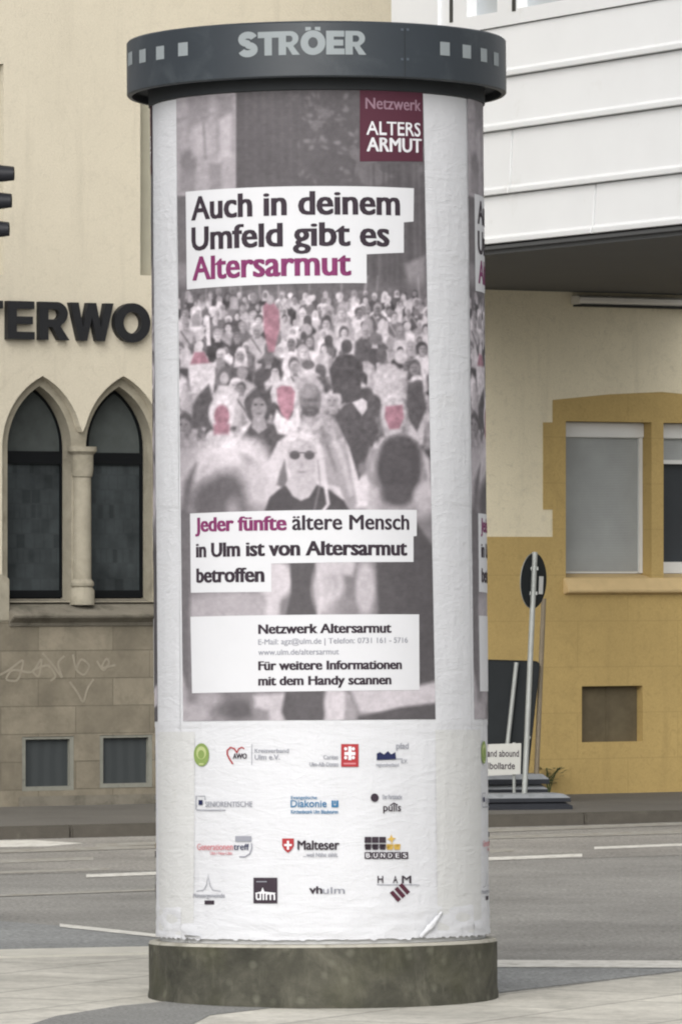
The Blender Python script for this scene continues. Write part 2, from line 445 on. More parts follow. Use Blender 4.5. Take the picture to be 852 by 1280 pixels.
# heavy sign letters drawn by hand, cap height 1
def arc(cx, cy, rx, ry, a0, a1, n=14):
    return [(cx + rx * math.cos(R(a0 + (a1 - a0) * i / n)), cy + ry * math.sin(R(a0 + (a1 - a0) * i / n))) for i in range(n + 1)]
def ribbon(pts, hw):
    L, Rr = [], []
    for i, p in enumerate(pts):
        a = pts[max(i - 1, 0)]; b = pts[min(i + 1, len(pts) - 1)]
        dx, dy = b[0] - a[0], b[1] - a[1]; q = math.hypot(dx, dy) or 1
        L.append((p[0] - dy / q * hw, p[1] + dx / q * hw)); Rr.append((p[0] + dy / q * hw, p[1] - dx / q * hw))
    return L + Rr[::-1]
def glyph(ch, t=.25):
    q = t
    if ch == 'T': return .86, [([(.86 / 2 - q / 2, 0), (.86 / 2 + q / 2, 0), (.86 / 2 + q / 2, 1 - q * .85), (.86, 1 - q * .85), (.86, 1), (0, 1), (0, 1 - q * .85), (.86 / 2 - q / 2, 1 - q * .85)], [])]
    if ch == 'E':
        k = q * .82
        return .74, [([(0, 0), (.74, 0), (.74, k), (q, k), (q, .5 - k / 2), (.69, .5 - k / 2), (.69, .5 + k / 2), (q, .5 + k / 2), (q, 1 - k), (.73, 1 - k), (.73, 1), (0, 1)], [])]
    if ch == 'R':
        o = [(0, 0), (0, 1), (.46, 1)] + arc(.48, .69, .33, .31, 88, -62, 16) + [(.60, .36), (.86, 0), (.56, 0), (.36, .34), (q, .34), (q, 0)]
        h = [(q, .54), (q, .81), (.44, .81)] + arc(.45, .675, .12, .135, 85, -85, 8) + [(.44, .54)]
        return .86, [(o, [h])]
    if ch == 'W':
        return 1.34, [([(0, 1), (q * 1.05, 1), (.39, .33), (.54, 1), (.80, 1), (.95, .33), (1.34 - q * 1.05, 1), (1.34, 1), (1.07, 0), (.82, 0), (.67, .62), (.52, 0), (.27, 0)], [])]
    if ch == 'O':
        return 1.0, [(arc(.5, .5, .5, .52, 0, 354, 44), [arc(.5, .5, .5 - q, .52 - q * .95, 0, 350, 30)])]
    if ch == 'S':
        hw = q * .48
        c = arc(.40, .72, .27, .175, 15, 265, 18) + arc(.40, .28, .28, .175, 85, -165, 18)
        return .80, [(ribbon(c, hw), [])]
    if ch == 'Ö':
        w_, g = glyph('O', t)
        return w_, g + [([(.20, 1.0), (.42, 1.04), (.42, 1.16), (.20, 1.16)], []), ([(.58, 1.04), (.80, 1.0), (.80, 1.16), (.58, 1.16)], [])]

# ------------------------------------------------------------------ ground
def G(x, y, h=0.0):
    """point of the level ground (height h) that the photograph shows at pixel x, y"""
    d = FPX * (H - h) / (y - HY)
    return ((x - CX) / FPX * d, d)

def sheet(name, poly, z, mat, kind='structure', depth=None):
    mb = MB()
    if depth: mb.prism(poly, z - depth, z)
    else: mb.add([(a, b, z) for a, b in poly], [tuple(range(len(poly)))])
    return mb.build(name, mat, kind=kind)

mb = MB(); mb.add([(-1500, -400, 0), (1500, -400, 0), (1500, 2500, 0), (-1500, 2500, 0)], [(0, 1, 2, 3)])
mb.build('ground', M['ground'], kind='structure')

# facade line: direction of the street, foot of the houses
PV = .08
def foot(x, y):
    d = FPX * (H - PV) / (y - HY); return Vector(((x - CX) / FPX * d, d))
A, B = foot(97, 1006.5), foot(766, 991.5)
U = (B - A).normalized(); N = Vector((U.y, -U.x))            # N points from the wall to the street
TH = math.atan2(U.y, U.x)
O = A + U * ((0 - A.x) / U.x)                                 # point of the wall straight ahead
def fac(x, y, v=0.0):
    """photo pixel -> (u along wall, height) on the plane v metres behind the wall face"""
    dx = (x - CX) / FPX
    p0 = O - N * v
    t = p0.dot(N) / (dx * N.x + N.y)
    P = Vector((dx * t, t)); u = (P - O).dot(U)
    return (u, H + (HY - y) / FPX * t)
def FU(x, v=0.0): return fac(x, HY, v)[0]
def street(u, n):
    """point u along the street, n metres out from the wall"""
    p = O + U * u + N * n; return (p.x, p.y)
def street_n(x, y, h=0.0):
    g = Vector(G(x, y, h)); return (g - O).dot(N), (g - O).dot(U)

kn = street_n(97, 1048)[0]                                    # where the far kerb stands
# road between the two pavements
road = [street(-40, kn - .05), street(40, kn - .05), street(40, kn + 18), street(-40, kn + 18)]
sheet('road', road, .002, M['asphalt'])
far = [street(-40, kn - .04), street(40, kn - .04), street(40, kn + 4.1), street(-40, kn + 4.1)]
sheet('far_lane', far, .0036, M['asphalt_far'])
# far pavement, raised, with its kerb stones
mb = MB(); mb.prism([street(-40, -.3), street(40, -.3), street(40, kn - .13), street(-40, kn - .13)], -.05, PV)
mb.build('far_pavement', M['pave_far'], kind='structure')
kb = MB()
u = -30.0
while u < 30:
    a, b = u + .004, u + .996
    kb.prism([street(a, kn - .127), street(b, kn - .127), street(b, kn), street(a, kn)], -.05, PV + .006)
    u += 1.0
kb.build('kerb', M['kerb'], kind='structure', bevel=.012)

# painted lines on the road
def mark(px, z=.0052, mat='paint', name='road_marking'):
    return sheet(name, [G(*p) for p in px], z, M[mat])
def line(x0, y0, x1, y1, wpx, mat='paint', z=.0052):
    mark([(x0, y0 + wpx / 2), (x1, y1 + wpx / 2), (x1, y1 - wpx / 2), (x0, y0 - wpx / 2)], z, mat)
mark([(2, 1060), (60, 1059), (104, 1055), (40, 1051), (-30, 1052), (-30, 1060)])
line(-260, 1087, 117, 1074, 4, 'paint_faint')
line(-260, 1101, 137, 1087, 3, 'paint_faint')
line(108, 1096, 452, 1083, 3.8)
line(470, 1080, 727, 1070, 3.8)
line(560, 1068, 642, 1063.5, 4, 'paint_faint')
line(742, 1061, 1100, 1047, 3)
line(-200, 1071, 1100, 1034, 4, 'paint_faint', .0064)
line(120, 1058, 1100, 1021, 4, 'paint_faint', .0064)
line(-200, 1128, 600, 1098, 2.5, 'paint_faint')
# seam of an older asphalt lane
# near side: bluish strip, white edge line, flush kerb stone, pale paving
edge = [(-500, 1145), (0, 1152), (75, 1158), (195, 1171), (400, 1190), (610, 1206), (852, 1207), (1400, 1200)]
low = [(-500, 1190), (0, 1191), (190, 1187), (300, 1200), (610, 1243), (852, 1214), (1400, 1150)]
sheet('cycle_path', [G(*p) for p in low] + [G(x, y) for x, y in edge[::-1] if x < 1300] + [], .0036, M['cycle'])
el = []
for x, y in edge: el.append((x, y + (2 if x < 400 else 4.5)))
eh = []
for x, y in edge: eh.append((x, y - (2 if x < 400 else 4.5)))
mark([p for p in el if 70 <= p[0]] + [p for p in eh if 70 <= p[0]][::-1], .0064)
kl = [(-500, 1199), (0, 1200), (190, 1195), (300, 1206), (610, 1246), (852, 1217), (1400, 1153)]
kk = MB(); q = [G(*p) for p in low]; q2 = [G(*p) for p in kl]
kk.prism(q2[:3] + q[:3][::-1], -.02, .016)
kk.build('kerb', M['kerb_light'], kind='structure')
pave = [G(x, y + 2) for x, y in kl] + [(12, 3), (-12, 3)]
sheet('paving', pave, .014, M['paving'], depth=.05)
sheet('asphalt_patch', [G(-60, 1300), G(30, 1288), G(70, 1275), G(150, 1262), G(215, 1256), G(330, 1258), G(345, 1264), G(262, 1274), G(240, 1286), G(180, 1310)], .0158, M['patch'])

# ------------------------------------------------------------------ cream building with arched windows
LB = empty('cream_building', (O.x, O.y, 0), (0, 0, TH), 'cream rendered building with stone plinth and pointed arched windows behind the column', 'building')
UL, UE = FU(-650), FU(560)            # left and right ends of the wall
ztop = 9.5
zp = fac(97, 776)[1]                   # top of the stone plinth
def rect(x0, y0, x1, y1, v=0.0):
    a = fac(x0, y1, v); b = fac(x1, y0, v)
    return [(a[0], a[1]), (b[0], a[1]), (b[0], b[1]), (a[0], b[1])]
def lancet(x0, x1, ybot, yspr, yap, v=0.0, n=12):
    """pointed arch outline from pixel positions"""
    u0, z0 = fac(x0, ybot, v); u1 = fac(x1, ybot, v)[0]; zs = fac((x0 + x1) / 2, yspr, v)[1]; za = fac((x0 + x1) / 2, yap, v)[1]
    um = (u0 + u1) / 2; hw = (u1 - u0) / 2; ht = za - zs
    Rr = (hw * hw + ht * ht) / (2 * hw)                        # radius of the two arcs
    a1 = math.asin(min(1, ht / Rr))
    right = [(u1 - Rr + Rr * math.cos(a1 * i / n), zs + Rr * math.sin(a1 * i / n)) for i in range(n + 1)]
    left = [(u0 + Rr - Rr * math.cos(a1 * i / n), zs + Rr * math.sin(a1 * i / n)) for i in range(n + 1)]
    return [(u0, z0), (u1, z0)] + right + left[::-1][1:]
def twin(x0, xm, x1, ybot, yspr, yval, yap, n=12):
    """outline of two pointed arches sharing one opening"""
    a = lancet(x0, xm, ybot, yspr, yap, 0, n); b = lancet(xm, x1, ybot, yspr, yap, 0, n)
    zv = fac(xm, yval)[1]; um = fac(xm, yval)[0]
    bl = [p for p in b if p[1] >= zv or p[0] > um + .1]
    al = [p for p in a if p[1] >= zv or p[0] < um - .1]
    # a starts bottom-left, b gives bottom-right side
    pb = [b[1]] + [p for p in b[2:] if p[1] >= zv - 1e-6 or p[0] > um + .12]
    pa = [p for p in a[2:] if p[1] >= zv - 1e-6 or p[0] < um - .12]
    return [a[0]] + pb + [(um, zv)] + pa
open_twin = twin(3, 104, 205, 752, 560, 540, 470)
lip_out = twin(-6, 104, 214, 752, 558, 528, 460)
tall = [rect(-90, 80, 5, 341), rect(175.5, 100, 262, 344)]
cellar_r = [rect(27, 920, 92, 989), rect(124, 918, 190, 985)]
wall_out = [(UL, zp), (UE, zp), (UE, ztop), (UL, ztop)]
mb = MB(); plate(mb, wall_out, tall, 0, .06)
# the twin opening notches the lower edge of the rendered wall
mb = MB()
za0 = open_twin[0][1]
outer = [(UL, zp), (open_twin[0][0], zp)] + [open_twin[0]] + [p for p in open_twin[::-1] if p != open_twin[0] and p != open_twin[1]] + [open_twin[1], (open_twin[1][0], zp), (UE, zp), (UE, ztop), (UL, ztop)]
plate(mb, outer, tall, 0, .30)
wl = mb.build('wall', M['cream'], LB); weld(wl)
mb = MB(); plate(mb, [(UL, -.1), (UE, -.1), (UE, zp), (UL, zp)], cellar_r, -.012, .35)
pl = mb.build('plinth', M['plinth'], LB); weld(pl)
mb = MB(); mb.box(UL, UE, .36, 9, -.1, ztop); mb.build('core', M['frame_dark'], LB)
mb = MB(); mb.xz_prism([(UL - .3, ztop), (UE + .3, ztop), (UE - 2, ztop + 3), (UL + 2, ztop + 3)], -.4, 9); mb.build('roof', M['roof'], LB)
for r_ in tall:
    (u0, z0), (u1, z1) = r_[0], r_[2]
    f = MB(); plate(f, [(u0, z0), (u1, z0), (u1, z1), (u0, z1)], [[(u0 + .17, z0 + .10), (u1 - .17, z0 + .10), (u1 - .17, z1 - .07), (u0 + .17, z1 - .07)]], .10, .29)
    win = f.build('tall_window', M['recess'], LB)
    g = MB(); g.box(u0 + .17, u1 - .17, .20, .23, z0 + .1, z1 - .07); g.build('pane', M['dark_glass'], win)
# stone surround of the twin arches: raised lip round the opening, deep splay, pillar, sill
lip = MB()
lo, li = lip_out, open_twin
k = min(len(lo), len(li))
oo = [lip_out[0]] + lip_out[1:]
def band(mb, a, b, y0, y1):
    n = len(a)
    v = [(p[0], y0, p[1]) for p in a] + [(p[0], y0 + .004, p[1]) for p in b] + [(p[0], y1, p[1]) for p in a] + [(p[0], y1, p[1]) for p in b]
    f = []
    for i in range(1, n):
        j = (i + 1) % n
        f += [(i, j, n + j, n + i), (2 * n + i, 3 * n + i, 3 * n + j, 2 * n + j), (i, 2 * n + i, 2 * n + j, j), (n + i, n + j, 3 * n + j, 3 * n + i)]
    mb.add(v, f)
if len(lip_out) == len(open_twin):
    band(lip, lip_out, open_twin, -.022, .10)
surround = lip.build('arch_surround', M['arch_stone'], LB)
tr = MB()
t_out = [(p[0], p[1]) for p in twin(2.0, 104, 206, 753, 560, 541, 469)]
hl = lancet(16, 96, 752, 560, 482); hr = lancet(114, 197, 752, 560, 483)
plate(tr, t_out, [hl, hr], .075, .235)
tro = tr.build('arch_tracery', M['arch_stone'], LB); weld(tro)
# pillar between the two lights
um = FU(102, .07); zc = fac(100, 597, .1)[1]; zb = fac(100, 724, .1)[1]; z0p = fac(100, 756, .1)[1]; zt = fac(100, 560, .1)[1]
pil = MB()
pil.lathe([(.0, z0p), (.088, z0p), (.088, z0p + .10), (.072, z0p + .125), (.072, zb - .055), (.084, zb - .045), (.084, zb - .025), (.066, zb), (.063, zc), (.072, zc + .008), (.076, zc + .03), (.080, zc + .06), (.080, zt - .05), (.088, zt - .04), (.104, zt - .025), (.104, zt + .008), (0, zt + .01)], 28, c=(um, .06))
pil.build('pillar', M['arch_stone'], LB, smooth=True)
# jamb stones of rougher cut on the left
jb = MB(); a = fac(-40, 780); b = fac(11, 718)
jb.xz_prism([(a[0], zp + .001), (b[0], zp + .001), (b[0], b[1] - .03), (fac(3, 712)[0], b[1]), (a[0], b[1])], -.018, .11)
jb.build('jamb_stone', M['arch_stone'], LB, bevel=.006)
# sill: sloping top, square nose
a0 = FU(10); a1 = FU(222); zs0 = fac(97, 779)[1]; zs1 = fac(97, 770)[1]; zs2 = fac(97, 748)[1]
sp = MB()
prof = [(-.028, zs0), (-.095, zs1 - .006), (-.095, zs1 + .006), (.19, zs2), (.19, zs0 - .02), (-.028, zs0 - .02)]
n = len(prof)
sp.add([(a0, y, z) for y, z in prof] + [(a1, y, z) for y, z in prof], [tuple(range(n)), tuple(range(n, 2 * n))[::-1]] + [(i, (i + 1) % n, n + (i + 1) % n, n + i) for i in range(n)])
sp.build('sill', M['sill_stone'], LB, bevel=.006)
# window lights: dark metal frame, transom, panes
def light(x0, x1, yb, ysp, yap, ytr0, ytr1):
    v = .205
    outer_ = lancet(x0, x1, yb, ysp, yap, v)
    inner = lancet(x0 + 7, x1 - 8, yb - 9, ysp, yap + 17, v)
    zt0 = fac(50, ytr1, v)[1]; zt1 = fac(50, ytr0, v)[1]
    low_ = [inner[0], inner[1], (inner[1][0], zt0), (inner[0][0], zt0)]
    upp = [(inner[0][0], zt1), (inner[1][0], zt1)] + [p for p in inner[2:] if p[1] > zt1 + .004]
    f_ = MB(); plate(f_, outer_, [low_, upp], v, v + .05)
    fr = f_.build('arched_window', M['frame_dark'], LB); weld(fr)
    g_ = MB(); plate(g_, low_, [], v + .02, v + .03); weld(g_.build('leaded_pane', M['lead_glass'], fr))
    g_ = MB(); plate(g_, upp, [], v + .02, v + .03); weld(g_.build('arch_pane', M['plain_glass'], fr))
light(2, 84, 747, 558, 472, 564, 580)
light(104, 184, 747, 558, 474, 565, 580)
for r_ in cellar_r:
    (u0, z0), (u1, z1) = r_[0], r_[2]
    f_ = MB(); plate(f_, [(u0 + .001, z0 + .001), (u1 - .001, z0 + .001), (u1 - .001, z1 - .001), (u0 + .001, z1 - .001)], [[(u0 + .03, z0 + .03), (u1 - .03, z0 + .03), (u1 - .03, z1 - .02), (u0 + .03, z1 - .02)]], -.006, .05)
    fr = f_.build('cellar_window', M['frame_grey'], LB)
    g_ = MB(); g_.box(u0 + .02, u1 - .02, .03, .036, z0 + .02, z1 - .01); g_.build('pane', M['cellar_glass'], fr)
# projecting foot course of the plinth
fc = MB(); a = fac(22, 1004); fc.box(FU(22), FU(330), -.035, -.0125, PV - .05, fac(97, 994)[1]); fc.build('foot_course', M['sill_stone'], LB, bevel=.008)
# faded spray scribble on the plinth
strokes = [[(-10, 848), (10, 838), (30, 822), (22, 852), (5, 850), (14, 836), (40, 842), (52, 820), (48, 848), (38, 838), (60, 830), (70, 846), (60, 852)],
           [(52, 816), (66, 832), (78, 850), (70, 828), (82, 818)], [(90, 818), (94, 838), (104, 845), (112, 832), (100, 822), (92, 842)],
           [(86, 852), (96, 866), (103, 880), (108, 860), (118, 846)], [(120, 826), (128, 840), (136, 828), (132, 822), (124, 836), (148, 830)]]
for k0, st in enumerate(strokes):
    pts = []; gm = MB()
    for i in range(len(st) - 1):
        for k_ in range(5):
            t_ = k_ / 5; pts.append((st[i][0] * (1 - t_) + st[i + 1][0] * t_, st[i][1] * (1 - t_) + st[i + 1][1] * t_))
    for it in range(2):
        pts = [pts[0]] + [((pts[i - 1][0] + 2 * pts[i][0] + pts[i + 1][0]) / 4, (pts[i - 1][1] + 2 * pts[i][1] + pts[i + 1][1]) / 4) for i in range(1, len(pts) - 1)] + [pts[-1]]
    wp = [fac(*p) for p in pts]
    for i in range(len(wp) - 1):
        (xa, ya), (xb, yb_) = wp[i], wp[i + 1]; dx, dy = xb - xa, yb_ - ya; q_ = math.hypot(dx, dy) or 1
        nx, ny = -dy / q_ * .008, dx / q_ * .008
        yy = -.0145 - .0004 * k0 - .000006 * (len(gm.f) % 60)
        gm.add([(xa + nx, yy, ya + ny), (xa - nx, yy, ya - ny), (xb - nx, yy, yb_ - ny), (xb + nx, yy, yb_ + ny)], [(0, 1, 2, 3)])
    gm.build('graffiti_stroke', M['graffiti'], LB)

# big black letters on the wall
WL = empty('wall_lettering', (O.x, O.y, 0), (0, 0, TH), 'black raised capital letters TERWO on the cream wall above the arches', 'sign lettering')
zl0 = fac(95, 426)[1]; zl1 = fac(95, 378.5)[1]
for ch, x0, x1 in (('T', -42, 4), ('E', 10, 43.5), ('R', 50, 87), ('W', 88, 142), ('O', 143.5, 188)):
    w_, gl = glyph(ch, .245); m_ = MB()
    ua, ub = FU(x0, -.05), FU(x1, -.05)
    for o_, hs_ in gl:
        T = lambda p: (ua + p[0] / w_ * (ub - ua), zl0 + p[1] * (zl1 - zl0))
        plate(m_, [T(p) for p in o_], [[T(p) for p in h_] for h_ in hs_], -.055, -.001)
        us = [T(p)[0] for p in o_]; uc = (min(us) + max(us)) / 2
    weld(m_.build('letter', M['letter'], WL))

# ------------------------------------------------------------------ yellow building
YB = empty('yellow_building', (O.x, O.y, 0), (0, 0, TH), 'two tone yellow and ochre house wall with shuttered window right of the column', 'building')
Y0, Y1 = UE + .003, FU(1500); ztopy = 6.2
zband = fac(650, 671)[1]
op1 = rect(706, 528, 813, 722); op2 = rect(828, 530, 936, 722); op3 = rect(726, 857, 802, 928)
sur = [(690, 674), (690, 637), (678, 637), (678, 528), (690, 528), (690, 500), (760, 493), (826, 490), (892, 496), (964, 508), (964, 537), (976, 537), (976, 645), (964, 645), (964, 680)]
surp = [fac(*p) for p in sur]
zs_ = fac(760, 724)[1]
# surround polygon, closed along the ochre band
up = [(Y0, zband)] + [(surp[0][0], zband)] + surp[1:-1] + [(surp[-1][0], zband), (Y1, zband), (Y1, ztopy), (Y0, ztopy)]
mb = MB(); plate(mb, up, [], 0, .3); weld(mb.build('upper_wall', M['yellow'], YB))
lowp = [(Y0, -.1), (Y1, -.1), (Y1, zband), (surp[-1][0], zband)] + surp[1:-1][::-1] + [(surp[0][0], zband), (Y0, zband)]
mb = MB(); plate(mb, lowp, [op1, op2, op3], -.006, .3); weld(mb.build('lower_wall', M['ochre'], YB))
mb = MB(); mb.box(Y0, Y1, .31, 8, -.1, ztopy); mb.build('core', M['frame_dark'], YB)
mb = MB(); mb.box(Y0, Y1 + .2, -.2, 8.2, ztopy + .002, ztopy + .25); mb.build('roof', M['roof'], YB)
# sill
a0 = FU(703); a1 = FU(960); zt_ = fac(760, 715)[1]; z1_ = fac(760, 737)[1]; z0_ = fac(760, 740)[1]
sp = MB(); prof = [(-.07, z0_), (-.07, z1_), (-.012, z1_ + .085), (.2, zt_), (.2, z0_ - .02), (-.0065, z0_ - .02)]
n = len(prof)
sp.add([(a0, y, z) for y, z in prof] + [(a1, y, z) for y, z in prof], [tuple(range(n)), tuple(range(n, 2 * n))[::-1]] + [(i, (i + 1) % n, n + (i + 1) % n, n + i) for i in range(n)])
sp.build('sill', M['ochre_sill'], YB, bevel=.006)
# window with roller shutter fully down
def hollow(mb, r_, m_, y0, y1, mi=0):
    (u0, z0), (u1, z1) = r_[0], r_[2]; l_, r__, b_, t_ = m_
    plate(mb, [(u0, z0), (u1, z0), (u1, z1), (u0, z1)], [[(u0 + l_, z0 + b_), (u1 - r__, z0 + b_), (u1 - r__, z1 - t_), (u0 + l_, z1 - t_)]], y0, y1, mi)
for k_, r_ in enumerate((op1, op2)):
    (u0, z0), (u1, z1) = r_[0], r_[2]
    zb_ = zt_ - .01
    f_ = MB(); hollow(f_, [(u0, zb_), (u1, zb_), (u1, z1), (u0, z1)], (.03, .035, .03 if k_ == 0 else .085, .04), .13, .19)
    fr = f_.build('window', M['white_plastic'], YB); fr['label'] = ['window with grey roller shutter closed', 'window with grey roller shutter half open'][k_]
    b_ = MB(); b_.box(u0, u1, .09, .2, z1 - .115, z1 - .004); b_.build('shutter_box', M['white_plastic'], fr, bevel=.006)
    zl = zb_ + .015 if k_ == 0 else z1 - .275
    s_ = MB(); s_.box(u0 + .028, u1 - .034, .125, .128, zl, z1 - .116); s_.build('shutter', M['shutter'], fr)
    for ra, rb in ((u1 - .034, u1 - .004), (u0 + .004, u0 + .028)):
        rail = MB(); rail.box(ra, rb, .105, .15, zb_ + .002, z1 - .116); rail.build('shutter_rail', M['white_plastic'], fr)
    if k_:
        br_ = MB(); br_.box(u0 + .028, u1 - .034, .115, .14, zl - .03, zl); br_.build('shutter_bar', M['white_plastic'], fr)
    p_ = MB(); p_.box(u0 + .02, u1 - .02, .165, .17, zb_ + .02, z1 - .12); p_.build('pane', M['dark_glass'], fr)
(u0, z0), (u1, z1) = op3[0], op3[2]
m_ = MB(); m_.box(u0 - .02, u1 + .02, .07, .085, z0 - .02, z1 + .02); m_.box((u0 + u1) / 2 - .01, (u0 + u1) / 2 + .01, .064, .069, z0, z1)
m_.build('cellar_hatch', M['niche'], YB)
# awning case under the overhang
AW = empty('awning_case', (O.x, O.y, 0), (0, 0, TH), 'slim white rolled awning case on the pale yellow wall', 'awning')
a0, a1 = FU(722, -.1), FU(1200, -.1); za = fac(790, 382, -.1)[1]; zb2 = fac(790, 371, -.1)[1]
m_ = MB(); prof = [(-.13, za + .02), (-.11, za + .004), (-.02, za), (-.001, za), (-.001, zb2), (-.09, zb2), (-.125, zb2 - .015)]
n = len(prof)
m_.add([(a0, y, z) for y, z in prof] + [(a1, y, z) for y, z in prof], [tuple(range(n)), tuple(range(n, 2 * n))[::-1]] + [(i, (i + 1) % n, n + (i + 1) % n, n + i) for i in range(n)])
m_.build('case', M['awning'], AW, bevel=.004)
m_ = MB(); m_.box(a0 + .02, a1, -.12, -.004, za - .014, za - .001); m_.build('case_shade_strip', M['gap'], AW)  # dark strip: shade below the case painted as its own piece

# ------------------------------------------------------------------ white clad building that juts out over the pavement
t605 = (O.dot(N)) / ((605 - CX) / FPX * N.x + N.y)
dh = (HY - 362) / FPX * t605
hb = H + dh
def onbox(x, y): d_ = dh * FPX / (HY - y); return Vector(((x - CX) / FPX * d_, d_))
q605, q852 = onbox(605, 319), onbox(852, 294)
W = (q852 - q605).normalized()
def wall_t(x):
    dx = (x - CX) / FPX; nn = Vector((W.y, -W.x))
    t = q605.dot(nn) / (dx * nn.x + nn.y); return t
def wf(x, y):
    t = wall_t(x); P = Vector(((x - CX) / FPX * t, t)); return ((P - q605).dot(W), H + (HY - y) / FPX * t)
s0, s1 = wf(498, 300)[0], wf(874, 300)[0]
P0 = q605 + W * s0
ang = math.atan2(W.y, W.x)
WB = empty('white_clad_building', (q605.x, q605.y, 0), (0, 0, ang), 'white building clad in wide lapped panels jutting out over the yellow house wall', 'building')
def to_local(p): v_ = Vector((p[0], p[1])) - q605; return (v_.dot(W), v_.dot(Vector((-W.y, W.x))))
Bk0 = to_local((P0.x + .12, P0.y + 4.2)); Pend = q605 + W * s1
Bk1 = to_local((Pend.x + .05, Pend.y + .25)); Bk2 = to_local((Pend.x + .62, Pend.y + 11.5))  # unseen right end kept narrow to let light onto the yellow wall
foot_poly = [(s0 + .02, .05), (s1, .05), Bk1, Bk2, Bk0]
hts = [wf(726, y)[1] for y in (305, 232, 150, 82, 17)]
top = hts[-1] + 4.0
m_ = MB(); m_.prism(foot_poly, hb + .061, top); m_.build('core', M['clad'], WB)
m_ = MB(); m_.prism([(s0, .0), (s1 + .02, .0), Bk1, Bk2, Bk0], hb, hb + .06); m_.build('soffit', M['soffit'], WB)
drip = MB(); drip.box(s0, s1, -.03, -.001, hb + .03, hb + .052); drip.build('drip_edge', M['soffit'], WB)
joints = {1: [735], 2: [642]}
hts[0] = hb + .062
cl = MB()
for i in range(4):
    za_, zb_ = hts[i] + .004, hts[i + 1] - .002
    cuts = [s0]
    if i == 0: cuts.append(wf(746, 270)[0])
    if i == 1: cuts.append(wf(642, 190)[0])
    cuts.append(s1)
    for a_, b_ in zip(cuts[:-1], cuts[1:]):
        aa = a_ + (.010 if a_ > s0 else 0); bb = b_ - (.010 if b_ < s1 else 0)
        pr = [(-.045, za_), (-.048, za_ + .03), (-.030, za_ + .05), (-.012, zb_), (.045, zb_), (.045, za_)]
        n = len(pr)
        cl.add([(aa, y, z) for y, z in pr] + [(bb, y, z) for y, z in pr], [tuple(range(n)), tuple(range(n, 2 * n))[::-1]] + [(k_, (k_ + 1) % n, n + (k_ + 1) % n, n + k_) for k_ in range(n)])
cl.build('cladding', M['clad'], WB, bevel=.003)
# window band above
zw = hts[4]
fm = MB()
g1a, g1b = wf(588, 10)[0], wf(626, 10)[0]; g2a, g2b = wf(651, 5)[0], wf(742, 5)[0]
zg = zw + .10
plate(fm, [(s0, zw + .004), (s1, zw + .004), (s1, zw + 1.6), (s0, zw + 1.6)], [[(g1a, zg), (g1b, zg), (g1b, zw + 1.5), (g1a, zg + 1.4)], [(g2a, zg), (g2b, zg), (g2b, zw + 1.5), (g2a, zw + 1.5)]], -.03, .045)
fm.box(s0 + .001, wf(556, 5)[0], -.055, -.031, zw + .03, zw + 1.58)
win = fm.build('window', M['clad'], WB)
m_ = MB(); m_.box(g1a - .02, g1b + .02, .046, .0485, zg - .02, zw + 1.5); m_.box(g2a - .02, g2b + .02, .046, .0485, zg - .02, zw + 1.5); m_.build('pane', M['sky_glass'], win)
for xa, xb in ((567, 571), (645, 649.5)):
    m_ = MB(); m_.box(wf(xa, 5)[0], wf(xb, 5)[0], -.034, -.0305, zg - .015, zw + 1.5); m_.build('gap_shade_strip', M['gap'], win)  # dark strips laid on the frame, painted shade for its gaps
m_ = MB(); m_.box(s0, s1, -.05, .045, zw + 1.603, top); m_.build('upper_cladding', M['clad'], WB)

# ------------------------------------------------------------------ temporary signs beside the yellow wall
def at(x, y, d): return Vector(((x - CX) / FPX * d, d, H + (HY - y) / FPX * d))
def local_box_tilted(mb, c, ux, uy, uz, hx, hy, hz, mi=0):
    v = []
    for sz in (-1, 1):
        for sx, sy in ((-1, -1), (1, -1), (1, 1), (-1, 1)):
            v.append(c + ux * hx * sx + uy * hy * sy + uz * hz * sz)
    mb.add(v, [(3, 2, 1, 0), (4, 5, 6, 7), (0, 1, 5, 4), (1, 2, 6, 5), (2, 3, 7, 6), (3, 0, 4, 7)], mi)
def base_plate(parent, x0, x1, yaw, d0, z0, th, dep, mat_top='rubber_top', name='base_plate'):
    """recycled rubber foot: bevelled slab with dusty top, on the ground at depth d0"""
    a_ = (x0 - CX) / FPX * d0; b_ = (x1 - CX) / FPX * d0; o_ = parent.location
    cx_, wd = (a_ + b_) / 2 - o_.x, (b_ - a_) / 2
    m_ = MB(); c_, s_ = math.cos(yaw), math.sin(yaw)
    def q_(x, y, z): return (cx_ + x * c_ - y * s_, d0 - o_.y + x * s_ + y * c_, z - o_.z)
    bot = [(-wd, -dep / 2), (wd, -dep / 2), (wd, dep / 2), (-wd, dep / 2)]
    v = [q_(x, y, z0) for x, y in bot] + [q_(x, y, z0 + th * .5) for x, y in bot] + [q_(x * .9, y * .72, z0 + th) for x, y in bot]
    f = [(3, 2, 1, 0)] + [(i, (i + 1) % 4, 4 + (i + 1) % 4, 4 + i) for i in range(4)] + [(4 + i, 4 + (i + 1) % 4, 8 + (i + 1) % 4, 8 + i) for i in range(4)]
    m_.add(v, f[:5], 0); m_.add(v, f[5:] + [(8, 9, 10, 11)], 1)
    return m_.build(name, [M['rubber'], M[mat_top]], parent, bevel=0)
dS = 43.9
pb_ = at(655, 990, dS); pt_ = at(668, 690, dS)
RS = empty('round_sign', (pb_.x, pb_.y, PV), (0, 0, 0), 'round traffic sign seen from behind on a leaning steel pole in rubber feet', 'traffic sign')
loc = lambda p: Vector(p) - RS.location
m_ = MB(); m_.tube([loc(at(654.6, 1000, dS)), loc(pt_)], .019, 14); m_.build('pole', M['galv'], RS, smooth=True)
ax = (pt_ - pb_).normalized()
c_ = at(666.5, 726, dS + .045)
